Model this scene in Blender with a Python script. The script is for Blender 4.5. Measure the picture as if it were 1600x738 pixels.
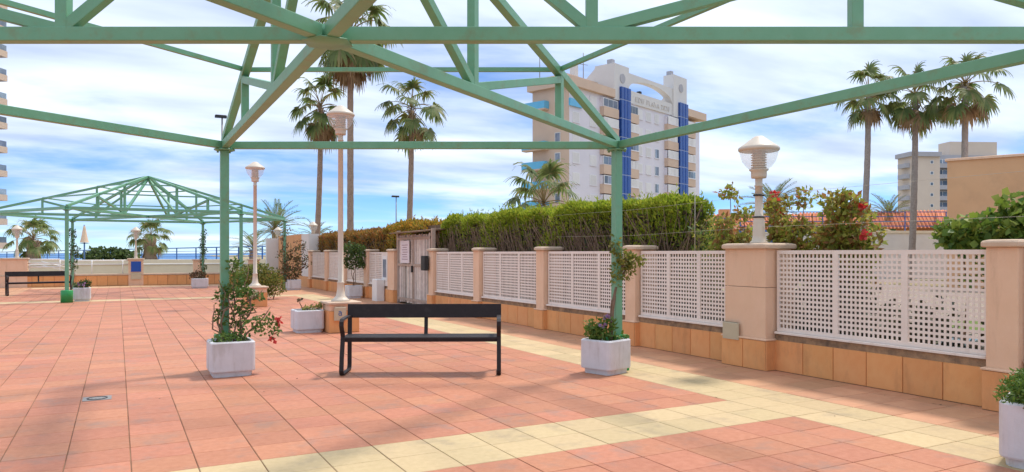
import bpy, math, random
import numpy as np
from mathutils import Vector, Matrix

for o in list(bpy.data.objects):
    bpy.data.objects.remove(o, do_unlink=True)
scene = bpy.context.scene
COL = scene.collection
R = math.radians

# ------------------------------------------------------------------ camera
EYE = 1.445
cam_d = bpy.data.cameras.new('camera')
cam = bpy.data.objects.new('camera', cam_d)
COL.objects.link(cam)
cam.location = (0, 0, EYE)
cam.rotation_euler = (R(90), 0, -0.4925)
cam_d.sensor_width = 36
cam_d.lens = 36 * 1148 / 1600
cam_d.shift_y = 27 / 1600
cam_d.clip_start = 0.05
cam_d.clip_end = 60000
scene.camera = cam

# ------------------------------------------------------------------ light
SUN_EL, SUN_AZ = R(60), R(72)          # azimuth clockwise from +Y
world = bpy.data.worlds.new('World')
scene.world = world
world.use_nodes = True
nt = world.node_tree
nt.nodes.clear()


def nn(t, kind, **kw):
    n = t.nodes.new(kind)
    for k, v in kw.items():
        setattr(n, k, v)
    return n


sky = nn(nt, 'ShaderNodeTexSky', sky_type='NISHITA', sun_disc=False)
sky.sun_elevation = SUN_EL
sky.sun_rotation = SUN_AZ
sky.air_density = 0.6
sky.dust_density = 0.0
sky.ozone_density = 1.5
bg_sky = nn(nt, 'ShaderNodeBackground')
bg_sky.inputs[1].default_value = 0.11
hs = nn(nt, 'ShaderNodeHueSaturation')
hs.inputs['Saturation'].default_value = 1.25
hs.inputs['Value'].default_value = 0.8
tint = nn(nt, 'ShaderNodeMix', data_type='RGBA', blend_type='MULTIPLY')
tint.inputs[0].default_value = 1.0
tint.inputs[7].default_value = (0.72, 0.82, 1.0, 1)
nt.links.new(sky.outputs[0], tint.inputs[6])
nt.links.new(tint.outputs[2], hs.inputs['Color'])
nt.links.new(hs.outputs[0], bg_sky.inputs[0])
tc = nn(nt, 'ShaderNodeTexCoord')
sep = nn(nt, 'ShaderNodeSeparateXYZ')
nt.links.new(tc.outputs['Generated'], sep.inputs[0])


def math_node(t, op, a, b=None, clamp=False):
    m = nn(t, 'ShaderNodeMath', operation=op, use_clamp=clamp)
    for i, v in enumerate((a, b)):
        if v is None:
            continue
        if isinstance(v, (int, float)):
            m.inputs[i].default_value = v
        else:
            t.links.new(v, m.inputs[i])
    return m.outputs[0]


zc = math_node(nt, 'ADD', math_node(nt, 'MAXIMUM', sep.outputs[2], 0.0), 0.10)
cx = math_node(nt, 'DIVIDE', sep.outputs[0], zc)
cy = math_node(nt, 'DIVIDE', sep.outputs[1], zc)
comb = nn(nt, 'ShaderNodeCombineXYZ')
nt.links.new(cx, comb.inputs[0])
nt.links.new(cy, comb.inputs[1])
mp = nn(nt, 'ShaderNodeMapping')
mp.inputs['Rotation'].default_value = (0, 0, R(20))
mp.inputs['Scale'].default_value = (0.75, 1.1, 1)
mp.inputs['Location'].default_value = (3.1, 1.7, 0)
nt.links.new(comb.outputs[0], mp.inputs[0])
n1 = nn(nt, 'ShaderNodeTexNoise')
n1.inputs['Scale'].default_value = 0.75
n1.inputs['Detail'].default_value = 9
n1.inputs['Roughness'].default_value = 0.55
n1.inputs['Distortion'].default_value = 0.25
nt.links.new(mp.outputs[0], n1.inputs['Vector'])
# more cover overhead, clearer air low over the sea
elev = nn(nt, 'ShaderNodeMapRange')
elev.inputs[1].default_value = 0.02
elev.inputs[2].default_value = 0.22
elev.inputs[3].default_value = -0.13
elev.inputs[4].default_value = 0.12
nt.links.new(sep.outputs[2], elev.inputs[0])
cov = math_node(nt, 'ADD', n1.outputs[0], elev.outputs[0])
ramp = nn(nt, 'ShaderNodeMapRange', interpolation_type='SMOOTHSTEP')
ramp.inputs[1].default_value = 0.30
ramp.inputs[2].default_value = 0.60
ramp.inputs[3].default_value = 0.10
ramp.inputs[4].default_value = 0.95
nt.links.new(cov, ramp.inputs[0])
n2 = nn(nt, 'ShaderNodeTexNoise')
n2.inputs['Scale'].default_value = 1.3
n2.inputs['Detail'].default_value = 6
mp2 = nn(nt, 'ShaderNodeMapping')
mp2.inputs['Scale'].default_value = (0.6, 1.3, 1)
mp2.inputs['Location'].default_value = (7.3, 4.1, 0)
nt.links.new(comb.outputs[0], mp2.inputs[0])
nt.links.new(mp2.outputs[0], n2.inputs['Vector'])
cr = nn(nt, 'ShaderNodeValToRGB')
cr.color_ramp.elements[0].position = 0.34
cr.color_ramp.elements[0].color = (0.44, 0.52, 0.69, 1)
cr.color_ramp.elements[1].position = 0.62
cr.color_ramp.elements[1].color = (0.72, 0.80, 0.92, 1)
nt.links.new(n2.outputs[0], cr.inputs[0])
bg_cl = nn(nt, 'ShaderNodeBackground')
bg_cl.inputs[1].default_value = 0.78
nt.links.new(cr.outputs[0], bg_cl.inputs[0])
mix = nn(nt, 'ShaderNodeMixShader')
nt.links.new(ramp.outputs[0], mix.inputs[0])
nt.links.new(bg_sky.outputs[0], mix.inputs[1])
nt.links.new(bg_cl.outputs[0], mix.inputs[2])
wo = nn(nt, 'ShaderNodeOutputWorld')
nt.links.new(mix.outputs[0], wo.inputs[0])

sun_d = bpy.data.lights.new('sun', 'SUN')
sun_d.energy = 1.8
sun_d.angle = R(7)
sun_d.color = (1.0, 0.93, 0.84)
sun = bpy.data.objects.new('sun', sun_d)
COL.objects.link(sun)
to_sun = Vector((math.sin(SUN_AZ) * math.cos(SUN_EL), math.cos(SUN_AZ) * math.cos(SUN_EL), math.sin(SUN_EL)))
sun.rotation_euler = to_sun.to_track_quat('Z', 'Y').to_euler()

vs = scene.view_settings
vs.view_transform = 'Standard'
vs.look = 'None'
vs.exposure = 0.95
vs.gamma = 1.0
vs.use_curve_mapping = False

# ------------------------------------------------------------------ materials


def principled(name, rough=0.6, spec=0.4, metallic=0.0):
    m = bpy.data.materials.new(name)
    m.use_nodes = True
    t = m.node_tree
    b = t.nodes['Principled BSDF']
    b.inputs['Roughness'].default_value = rough
    b.inputs['Specular IOR Level'].default_value = spec
    b.inputs['Metallic'].default_value = metallic
    return m, t, b


def surf(name, c1, c2=None, scale=4.0, rough=0.7, spec=0.3, bump=0.0, bscale=60.0, island=0.0,
         metallic=0.0, stain=None, stain_scale=1.2, stain_amt=0.5, coords='Object', detail=5.0, sv=(1, 1, 1)):
    """colour c1..c2 by noise, optional piece-to-piece variation, stains and fine relief"""
    m, t, b = principled(name, rough, spec, metallic)
    c2 = c2 or tuple(v * 0.8 for v in c1)
    co = nn(t, 'ShaderNodeTexCoord')
    geo = nn(t, 'ShaderNodeNewGeometry')
    vec = geo.outputs['Position'] if coords == 'World' else co.outputs[coords]
    no = nn(t, 'ShaderNodeTexNoise')
    no.inputs['Scale'].default_value = scale
    no.inputs['Detail'].default_value = detail
    no.inputs['Roughness'].default_value = 0.62
    t.links.new(vec, no.inputs['Vector'])
    rp = nn(t, 'ShaderNodeMapRange')
    rp.inputs[1].default_value = 0.3
    rp.inputs[2].default_value = 0.7
    t.links.new(no.outputs[0], rp.inputs[0])
    mx = nn(t, 'ShaderNodeMix', data_type='RGBA')
    mx.inputs[6].default_value = (*c1, 1)
    mx.inputs[7].default_value = (*c2, 1)
    t.links.new(rp.outputs[0], mx.inputs[0])
    out = mx.outputs[2]
    if stain:
        n3 = nn(t, 'ShaderNodeTexNoise')
        n3.inputs['Scale'].default_value = stain_scale
        n3.inputs['Detail'].default_value = 8
        n3.inputs['Roughness'].default_value = 0.68
        mp3 = nn(t, 'ShaderNodeMapping')
        mp3.inputs['Scale'].default_value = sv
        t.links.new(geo.outputs['Position'], mp3.inputs[0])
        t.links.new(mp3.outputs[0], n3.inputs['Vector'])
        r3 = nn(t, 'ShaderNodeMapRange', interpolation_type='SMOOTHSTEP')
        r3.inputs[1].default_value = 0.5
        r3.inputs[2].default_value = 0.72
        r3.inputs[4].default_value = stain_amt
        t.links.new(n3.outputs[0], r3.inputs[0])
        m3 = nn(t, 'ShaderNodeMix', data_type='RGBA')
        m3.inputs[7].default_value = (*stain, 1)
        t.links.new(r3.outputs[0], m3.inputs[0])
        t.links.new(out, m3.inputs[6])
        out = m3.outputs[2]
    if island:
        oi = nn(t, 'ShaderNodeObjectInfo')
        s = math_node(t, 'FRACT', math_node(t, 'ADD', oi.outputs['Random'], geo.outputs['Random Per Island']))
        hv = nn(t, 'ShaderNodeHueSaturation')
        v = nn(t, 'ShaderNodeMapRange')
        v.inputs[3].default_value = 1 - island
        v.inputs[4].default_value = 1 + island
        t.links.new(s, v.inputs[0])
        s2 = math_node(t, 'FRACT', math_node(t, 'MULTIPLY', s, 7.31))
        hu = nn(t, 'ShaderNodeMapRange')
        hu.inputs[3].default_value = 0.5 - island * 0.045
        hu.inputs[4].default_value = 0.5 + island * 0.045
        t.links.new(s2, hu.inputs[0])
        t.links.new(hu.outputs[0], hv.inputs['Hue'])
        t.links.new(v.outputs[0], hv.inputs['Value'])
        t.links.new(out, hv.inputs['Color'])
        out = hv.outputs[0]
    t.links.new(out, b.inputs['Base Color'])
    if bump:
        n4 = nn(t, 'ShaderNodeTexNoise')
        n4.inputs['Scale'].default_value = bscale
        n4.inputs['Detail'].default_value = 4
        t.links.new(vec, n4.inputs['Vector'])
        bp = nn(t, 'ShaderNodeBump')
        bp.inputs['Strength'].default_value = bump
        bp.inputs['Distance'].default_value = 0.01
        t.links.new(n4.outputs[0], bp.inputs['Height'])
        t.links.new(bp.outputs[0], b.inputs['Normal'])
    return m


def leafmat(name, cols, trans=0.3, rough=0.5):
    m, t, b = principled(name, rough, 0.35)
    geo = nn(t, 'ShaderNodeNewGeometry')
    oi = nn(t, 'ShaderNodeObjectInfo')
    s = math_node(t, 'FRACT', math_node(t, 'ADD', math_node(t, 'MULTIPLY', oi.outputs['Random'], 0.6), geo.outputs['Random Per Island']))
    r = nn(t, 'ShaderNodeValToRGB')
    els = r.color_ramp.elements
    n = len(cols)
    while len(els) < n:
        els.new(0.5)
    for i, c in enumerate(cols):
        els[i].position = i / max(1, n - 1)
        els[i].color = (*c, 1)
    t.links.new(s, r.inputs[0])
    t.links.new(r.outputs[0], b.inputs['Base Color'])
    tr = nn(t, 'ShaderNodeBsdfTranslucent')
    t.links.new(r.outputs[0], tr.inputs[0])
    ms = nn(t, 'ShaderNodeMixShader')
    ms.inputs[0].default_value = trans
    t.links.new(b.outputs[0], ms.inputs[1])
    t.links.new(tr.outputs[0], ms.inputs[2])
    t.links.new(ms.outputs[0], t.nodes['Material Output'].inputs[0])
    return m


def glassy(name, col=(1, 1, 1), mixv=0.75, rough=0.05):
    m, t, b = principled(name, rough, 0.6)
    b.inputs['Base Color'].default_value = (*col, 1)
    tr = nn(t, 'ShaderNodeBsdfTransparent')
    ms = nn(t, 'ShaderNodeMixShader')
    ms.inputs[0].default_value = mixv
    t.links.new(b.outputs[0], ms.inputs[1])
    t.links.new(tr.outputs[0], ms.inputs[2])
    t.links.new(ms.outputs[0], t.nodes['Material Output'].inputs[0])
    return m


M = {}
M['red'] = surf('red_tile', (0.445, 0.170, 0.092), (0.53, 0.226, 0.134), 17, 0.62, 0.3, 0.4, 90, 0.10, stain=(0.34, 0.195, 0.145), stain_scale=2.2, stain_amt=0.85, coords='World', detail=9)
M['yellow'] = surf('yellow_tile', (0.52, 0.385, 0.205), (0.59, 0.445, 0.25), 18, 0.66, 0.3, 0.35, 110, 0.08, stain=(0.37, 0.28, 0.18), stain_scale=2.4, stain_amt=0.7, coords='World', detail=9)
M['tan'] = surf('tan_tile', (0.50, 0.245, 0.135), (0.55, 0.29, 0.165), 8, 0.66, 0.3, 0.25, 90, 0.09, stain=(0.36, 0.215, 0.135), stain_scale=1.5, stain_amt=0.6, coords='World', detail=9)
M['grout'] = surf('grout', (0.13, 0.055, 0.035), (0.36, 0.24, 0.15), 1.6, 0.9, 0.1, 0.3, 80, coords='World')
M['clad'] = surf('cladding', (0.73, 0.315, 0.115), (0.77, 0.37, 0.15), 5, 0.6, 0.3, 0.2, 70, 0.065, stain=(0.48, 0.22, 0.095), stain_scale=4, stain_amt=0.5, sv=(1, 1, .35))
M['stucco'] = surf('stucco', (0.76, 0.49, 0.325), (0.81, 0.545, 0.38), 3, 0.85, 0.15, 0.5, 140, stain=(0.56, 0.35, 0.23), stain_scale=5, stain_amt=0.55, coords='World', sv=(1, 1, .16))
M['cap'] = surf('cap_stone', (0.66, 0.50, 0.37), (0.54, 0.39, 0.28), 6, 0.8, 0.2, 0.4, 90, coords='World')
M['ledge'] = surf('ledge_mortar', (0.42, 0.27, 0.16), (0.16, 0.11, 0.08), 9, 0.9, 0.1, 0.5, 60, coords='World')
M['panel'] = surf('panel_paint', (0.82, 0.71, 0.635), (0.78, 0.665, 0.59), 3, 0.5, 0.35, 0.1, 50, coords='World', stain=(0.55, 0.42, 0.34), stain_scale=7, stain_amt=0.4, sv=(1, 1, .18))
M['green'] = surf('green_paint', (0.135, 0.345, 0.20), (0.165, 0.385, 0.235), 5, 0.38, 0.5, 0.05, 40, coords='World', stain=(0.20, 0.22, 0.10), stain_scale=7, stain_amt=0.5)
M['green_base'] = surf('bright_green_paint', (0.02, 0.30, 0.075), (0.025, 0.26, 0.065), 8, 0.4, 0.5)
M['bench'] = surf('bench_paint', (0.019, 0.013, 0.014), (0.027, 0.019, 0.019), 14, 0.55, 0.3, 0.08, 120, stain=(0.05, 0.04, 0.038), stain_scale=9, stain_amt=0.4)
M['planter'] = surf('planter_concrete', (0.66, 0.65, 0.67), (0.57, 0.56, 0.575), 5, 0.55, 0.35, 0.15, 80, stain=(0.40, 0.36, 0.33), stain_scale=7, stain_amt=0.55, sv=(1, 1, .25))
M['soil'] = surf('soil', (0.06, 0.04, 0.025), (0.10, 0.07, 0.045), 30, 0.95, 0.05, 0.8, 40)
M['lampw'] = surf('lamp_cream_paint', (0.64, 0.55, 0.445), (0.59, 0.50, 0.40), 6, 0.45, 0.4, stain=(0.55, 0.44, 0.34), stain_scale=7, stain_amt=0.35)
M['glass'] = glassy('lamp_bowl', (0.9, 0.9, 0.9), 0.72)
M['box'] = surf('cabinet_plastic', (0.55, 0.46, 0.32), (0.50, 0.42, 0.29), 6, 0.6, 0.3)
M['blue'] = surf('blue_paint', (0.03, 0.11, 0.34), (0.045, 0.14, 0.38), 5, 0.4, 0.5)
M['bluesign'] = surf('blue_sign', (0.01, 0.07, 0.36), (0.015, 0.085, 0.40), 5, 0.5, 0.4)
M['white'] = surf('white_paint', (0.80, 0.78, 0.75), (0.74, 0.71, 0.68), 4, 0.5, 0.4)
M['dark'] = surf('dark_metal', (0.02, 0.02, 0.022), (0.03, 0.03, 0.03), 6, 0.5, 0.4)
M['wood'] = surf('weathered_wood', (0.70, 0.60, 0.53), (0.52, 0.43, 0.37), 7, 0.85, 0.15, 0.5, 50, 0.35)
M['woodframe'] = surf('frame_wood', (0.48, 0.36, 0.29), (0.38, 0.28, 0.22), 9, 0.85, 0.15, 0.4, 50)
M['cream'] = surf('cream_render', (0.80, 0.70, 0.53), (0.74, 0.64, 0.48), 1.5, 0.85, 0.15, 0.3, 40, coords='World', stain=(0.5, 0.42, 0.33), stain_scale=0.6, stain_amt=0.3)
M['whiter'] = surf('white_render', (0.74, 0.71, 0.67), (0.68, 0.64, 0.60), 1.5, 0.85, 0.15, 0.3, 40, coords='World')
M['orange'] = surf('orange_render', (0.66, 0.32, 0.14), (0.70, 0.38, 0.19), 1.2, 0.85, 0.15, 0.3, 40, coords='World')
M['tanwall'] = surf('tan_wall_render', (0.66, 0.37, 0.195), (0.70, 0.41, 0.225), 0.6, 0.9, 0.1, 0.3, 30, coords='World', stain=(0.5, 0.3, 0.17), stain_scale=0.4, stain_amt=0.5)
M['earth'] = surf('dry_ground', (0.40, 0.31, 0.21), (0.30, 0.27, 0.15), 0.25, 0.95, 0.05, 0.4, 6, coords='World')
M['asphalt'] = surf('road', (0.16, 0.15, 0.14), (0.22, 0.20, 0.18), 0.6, 0.9, 0.1, coords='World')
M['lilac'] = surf('pale_lilac_render', (0.75, 0.71, 0.75), (0.69, 0.65, 0.69), 0.25, 0.85, 0.15, coords='World')
M['btan'] = surf('tan_render', (0.66, 0.49, 0.37), (0.60, 0.44, 0.33), 0.3, 0.85, 0.15, coords='World')
M['bbeige'] = surf('beige_render', (0.66, 0.55, 0.45), (0.61, 0.50, 0.41), 0.2, 0.85, 0.15, coords='World')
M['btower'] = surf('cream_grey_render', (0.69, 0.655, 0.62), (0.64, 0.605, 0.57), 0.25, 0.85, 0.15, coords='World')
M['bgrey'] = surf('grey_render', (0.44, 0.43, 0.45), (0.39, 0.38, 0.40), 0.3, 0.85, 0.15, coords='World')
M['bblue'] = surf('blue_cladding', (0.012, 0.055, 0.25), (0.018, 0.08, 0.31), 1.5, 0.25, 0.5)
M['bluejoint'] = surf('blue_joint', (0.30, 0.36, 0.55), (0.34, 0.40, 0.58), 2, 0.5, 0.4)
M['letter'] = surf('pale_letter', (0.62, 0.58, 0.545), (0.60, 0.56, 0.525), 3, 0.8, 0.2)
M['cyan'] = surf('blue_glass_balustrade', (0.10, 0.42, 0.66), (0.14, 0.48, 0.70), 0.6, 0.15, 0.6)
M['shutter'] = surf('white_shutter', (0.72, 0.69, 0.66), (0.66, 0.63, 0.61), 3, 0.6, 0.3, island=0.08)
M['pane'] = surf('window_pane', (0.10, 0.13, 0.17), (0.25, 0.29, 0.34), 0.8, 0.12, 0.6, island=0.5)
M['roof'] = surf('terracotta_roof', (0.52, 0.17, 0.085), (0.58, 0.23, 0.12), 1.5, 0.85, 0.15, 0.4, 12, coords='World', island=0.15)
M['water'] = surf('pool_water', (0.05, 0.30, 0.45), (0.08, 0.36, 0.50), 0.7, 0.08, 0.5, 0.2, 3)
M['paper'] = surf('paper', (0.75, 0.66, 0.66), (0.70, 0.60, 0.60), 12, 0.7, 0.2)
M['ink'] = surf('print', (0.30, 0.18, 0.20), (0.34, 0.2, 0.22), 5, 0.7, 0.2)
M['steel'] = surf('galvanised', (0.28, 0.26, 0.245), (0.22, 0.205, 0.195), 8, 0.55, 0.4)
M['twig'] = surf('twig', (0.17, 0.10, 0.065), (0.25, 0.165, 0.11), 12, 0.9, 0.1)
M['trunk'] = surf('palm_trunk', (0.40, 0.285, 0.215), (0.27, 0.19, 0.145), 14, 0.92, 0.1, 0.8, 22, stain=(0.12, 0.085, 0.065), stain_scale=5, stain_amt=0.5)
M['trunkg'] = surf('grey_palm_trunk', (0.38, 0.325, 0.285), (0.27, 0.23, 0.205), 10, 0.92, 0.1, 0.8, 18)
M['palm'] = leafmat('palm_leaf', [(0.10, 0.155, 0.045), (0.16, 0.22, 0.065), (0.24, 0.27, 0.09), (0.12, 0.18, 0.055), (0.30, 0.26, 0.11)], 0.45)
M['palmdead'] = leafmat('dry_palm_leaf', [(0.30, 0.19, 0.10), (0.38, 0.25, 0.14), (0.24, 0.15, 0.08)], 0.4)
M['petiole'] = surf('petiole', (0.25, 0.19, 0.08), (0.32, 0.22, 0.10), 6, 0.7, 0.2)
M['hedge'] = leafmat('hedge_leaf', [(0.19, 0.28, 0.02), (0.30, 0.39, 0.03), (0.42, 0.46, 0.045), (0.23, 0.33, 0.025), (0.46, 0.43, 0.06)], 0.55)
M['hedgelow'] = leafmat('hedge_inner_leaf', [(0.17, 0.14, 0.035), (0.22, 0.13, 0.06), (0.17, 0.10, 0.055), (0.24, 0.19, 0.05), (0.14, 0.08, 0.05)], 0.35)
M['hedgered'] = leafmat('russet_leaf', [(0.42, 0.15, 0.04), (0.30, 0.15, 0.04), (0.22, 0.19, 0.04), (0.46, 0.22, 0.05), (0.18, 0.12, 0.035)], 0.45)
M['hedgeyel'] = leafmat('amber_leaf', [(0.50, 0.22, 0.03), (0.40, 0.26, 0.035), (0.24, 0.24, 0.035), (0.55, 0.31, 0.045)], 0.5)
M['vine'] = leafmat('vine_leaf', [(0.06, 0.13, 0.028), (0.10, 0.18, 0.038), (0.16, 0.235, 0.05), (0.08, 0.15, 0.03)], 0.4)
M['vineyel'] = leafmat('yellowish_leaf', [(0.19, 0.21, 0.035), (0.27, 0.26, 0.05), (0.13, 0.17, 0.03), (0.33, 0.28, 0.07)], 0.4)
M['vinered'] = leafmat('reddish_leaf', [(0.16, 0.075, 0.04), (0.10, 0.09, 0.035), (0.20, 0.10, 0.06), (0.08, 0.07, 0.03)], 0.3)
M['darkleaf'] = leafmat('dark_leaf', [(0.045, 0.085, 0.025), (0.075, 0.12, 0.03), (0.11, 0.15, 0.04)], 0.35)
M['fine'] = leafmat('fine_leaf', [(0.07, 0.15, 0.02), (0.11, 0.20, 0.03), (0.16, 0.24, 0.045), (0.09, 0.17, 0.025)], 0.35)
M['shadeleaf'] = leafmat('shade_leaf', [(0.05, 0.045, 0.02), (0.075, 0.055, 0.03), (0.06, 0.075, 0.025), (0.10, 0.07, 0.045)], 0.1)  # shade behind the panels and inside the hedge, put into the leaf colour
M['hib'] = leafmat('shrub_leaf', [(0.28, 0.31, 0.045), (0.40, 0.38, 0.065), (0.20, 0.26, 0.04), (0.46, 0.38, 0.08), (0.24, 0.29, 0.05)], 0.55)
M['hibred'] = leafmat('bronze_leaf', [(0.36, 0.13, 0.045), (0.30, 0.17, 0.05), (0.42, 0.20, 0.07), (0.22, 0.17, 0.04)], 0.5)
M['broad'] = leafmat('broad_leaf', [(0.16, 0.25, 0.035), (0.26, 0.34, 0.05), (0.11, 0.19, 0.03), (0.36, 0.38, 0.07)], 0.4)
M['flower'] = leafmat('red_flower', [(0.62, 0.035, 0.03), (0.55, 0.05, 0.05), (0.70, 0.08, 0.05)], 0.35)
M['flowerp'] = leafmat('mauve_flower', [(0.35, 0.2, 0.36), (0.42, 0.27, 0.42)], 0.35)
M['wire'] = surf('wire', (0.50, 0.46, 0.36), (0.42, 0.38, 0.3), 5, 0.5, 0.4)
M['grass'] = surf('lawn', (0.10, 0.15, 0.035), (0.16, 0.19, 0.06), 2, 0.95, 0.1, coords='World')

ms, ts, bs = principled('sea_water', 0.45, 0.25)
bs.inputs['Base Color'].default_value = (0.03, 0.16, 0.38, 1)
g_ = nn(ts, 'ShaderNodeNewGeometry')
mpp = nn(ts, 'ShaderNodeMapping')
mpp.inputs['Scale'].default_value = (0.05, 0.15, 1)
ts.links.new(g_.outputs['Position'], mpp.inputs[0])
ns = nn(ts, 'ShaderNodeTexNoise')
ns.inputs['Scale'].default_value = 1.0
ns.inputs['Detail'].default_value = 6
ts.links.new(mpp.outputs[0], ns.inputs['Vector'])
bp_ = nn(ts, 'ShaderNodeBump')
bp_.inputs['Strength'].default_value = 0.35
bp_.inputs['Distance'].default_value = 0.5
ts.links.new(ns.outputs[0], bp_.inputs['Height'])
ts.links.new(bp_.outputs[0], bs.inputs['Normal'])
M['sea'] = ms

# ------------------------------------------------------------------ mesh helpers


class MB:
    def __init__(self):
        self.v, self.f, self.s = [], [], []

    def add(self, vs_, fs, smooth=False):
        k = len(self.v)
        self.v.extend([tuple(p) for p in vs_])
        self.f.extend([tuple(i + k for i in q) for q in fs])
        self.s.extend([smooth] * len(fs))
        return self

    def box(self, x0, x1, y0, y1, z0, z1):
        return self.add([(x0, y0, z0), (x1, y0, z0), (x1, y1, z0), (x0, y1, z0), (x0, y0, z1), (x1, y0, z1), (x1, y1, z1), (x0, y1, z1)],
                        [(0, 3, 2, 1), (4, 5, 6, 7), (0, 1, 5, 4), (1, 2, 6, 5), (2, 3, 7, 6), (3, 0, 4, 7)])

    def cbox(self, x0, x1, y0, y1, z0, z1, c=0.006):
        """box with chamfered top and side edges"""
        vs_ = []
        for z, i in ((z0, 0), (z1 - c, 0), (z1, c)):
            vs_ += rrect(x0 + i, x1 - i, y0 + i, y1 - i, z, max(c, 0.001), 2)
        n = 8
        fs = []
        for r in range(2):
            for k in range(n):
                a, b = r * n + k, r * n + (k + 1) % n
                fs.append((a, b, b + n, a + n))
        fs.append(tuple(range(2 * n, 3 * n)))
        fs.append(tuple(range(n - 1, -1, -1)))
        return self.add(vs_, fs)

    def bar(self, p, q, w, h, up=(0, 0, 1)):
        p, q = Vector(p), Vector(q)
        d = (q - p).normalized()
        u = Vector(up)
        s = d.cross(u)
        if s.length < 1e-4:
            s = d.cross(Vector((1, 0, 0)))
        s.normalize()
        u = s.cross(d).normalized()
        s *= w / 2
        u *= h / 2
        vs_ = [p - s - u, p + s - u, p + s + u, p - s + u, q - s - u, q + s - u, q + s + u, q - s + u]
        return self.add(vs_, [(0, 1, 2, 3), (7, 6, 5, 4), (0, 4, 5, 1), (1, 5, 6, 2), (2, 6, 7, 3), (3, 7, 4, 0)])

    def tube(self, path, rad, n=8, caps=True):
        pts = [Vector(p) for p in path]
        if not hasattr(rad, '__len__'):
            rad = [rad] * len(pts)
        vs_ = []
        prev = None
        for i, p in enumerate(pts):
            d = (pts[min(i + 1, len(pts) - 1)] - pts[max(i - 1, 0)]).normalized()
            if prev is None:
                a = d.cross(Vector((0, 0, 1)) if abs(d.z) < 0.9 else Vector((1, 0, 0))).normalized()
            else:
                a = (prev - d * prev.dot(d)).normalized()
            prev = a
            b = d.cross(a)
            for k in range(n):
                t = 2 * math.pi * k / n
                vs_.append(p + (a * math.cos(t) + b * math.sin(t)) * rad[i])
        fs = []
        for i in range(len(pts) - 1):
            for k in range(n):
                a, b = i * n + k, i * n + (k + 1) % n
                fs.append((a, b, b + n, a + n))
        self.add(vs_, fs, True)
        if caps:
            k0 = len(self.v) - len(vs_)
            self.f.append(tuple(k0 + i for i in range(n - 1, -1, -1)))
            self.f.append(tuple(k0 + len(vs_) - n + i for i in range(n)))
            self.s += [False, False]
        return self

    def lathe(self, prof, n=20, c=(0, 0, 0)):
        vs_ = []
        for r, z in prof:
            for k in range(n):
                t = 2 * math.pi * k / n
                vs_.append((c[0] + r * math.cos(t), c[1] + r * math.sin(t), c[2] + z))
        fs = []
        for i in range(len(prof) - 1):
            for k in range(n):
                a, b = i * n + k, i * n + (k + 1) % n
                fs.append((a, b, b + n, a + n))
        return self.add(vs_, fs, True)

    def sweep(self, path, w):
        """flat bar swept along a path in the YZ plane, (y, z, x, thickness)"""
        pts = [(p[0], p[1]) for p in path]
        x = path[0][2]
        th = path[0][3]
        vs_ = []
        for i, (y, z) in enumerate(pts):
            a, b = pts[max(i - 1, 0)], pts[min(i + 1, len(pts) - 1)]
            dy, dz = b[0] - a[0], b[1] - a[1]
            l = math.hypot(dy, dz) or 1
            ny, nz = -dz / l * th / 2, dy / l * th / 2
            vs_ += [(x - w / 2, y + ny, z + nz), (x + w / 2, y + ny, z + nz), (x + w / 2, y - ny, z - nz), (x - w / 2, y - ny, z - nz)]
        fs = []
        for i in range(len(pts) - 1):
            for k in range(4):
                a, b = i * 4 + k, i * 4 + (k + 1) % 4
                fs.append((a, b, b + 4, a + 4))
        e = len(vs_) - 4
        fs += [(3, 2, 1, 0), (e, e + 1, e + 2, e + 3)]
        return self.add(vs_, fs)

    def mesh(self, name, mat):
        me = bpy.data.meshes.new(name)
        me.from_pydata(self.v, [], self.f)
        me.polygons.foreach_set('use_smooth', self.s)
        if mat is not None:
            me.materials.append(M[mat] if isinstance(mat, str) else mat)
        me.update()
        return me

    def build(self, name, mat, parent=None, **kw):
        return link(name, self.mesh(name, mat), parent, **kw)


def rrect(x0, x1, y0, y1, z, r, n=4):
    out = []
    for cx_, cy_, a0 in ((x1 - r, y1 - r, 0), (x0 + r, y1 - r, 90), (x0 + r, y0 + r, 180), (x1 - r, y0 + r, 270)):
        for k in range(n):
            t = R(a0 + 90 * k / (n - 1))
            out.append((cx_ + r * math.cos(t), cy_ + r * math.sin(t), z))
    return out


def link(name, me, parent=None, loc=None, rot=None, scale=None):
    o = bpy.data.objects.new(name, me)
    COL.objects.link(o)
    if parent is not None:
        o.parent = parent
    if loc is not None:
        o.location = loc
    if rot is not None:
        o.rotation_euler = rot
    if scale is not None:
        o.scale = scale
    return o


def tag(o, label, cat, group=None):
    o['label'] = label
    o['category'] = cat
    if group:
        o['group'] = group
    return o


def thing(name, label, cat, loc=(0, 0, 0), rz=0, group=None):
    o = link(name, None, None, loc, (0, 0, rz))
    return tag(o, label, cat, group)


def struct(name, mb, mat):
    o = mb.build(name, mat)
    o['kind'] = 'structure'
    return o


def bevel(o, w=0.006, seg=2):
    m = o.modifiers.new('bevel', 'BEVEL')
    m.width = w
    m.segments = seg
    m.limit_method = 'ANGLE'
    return o


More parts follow.
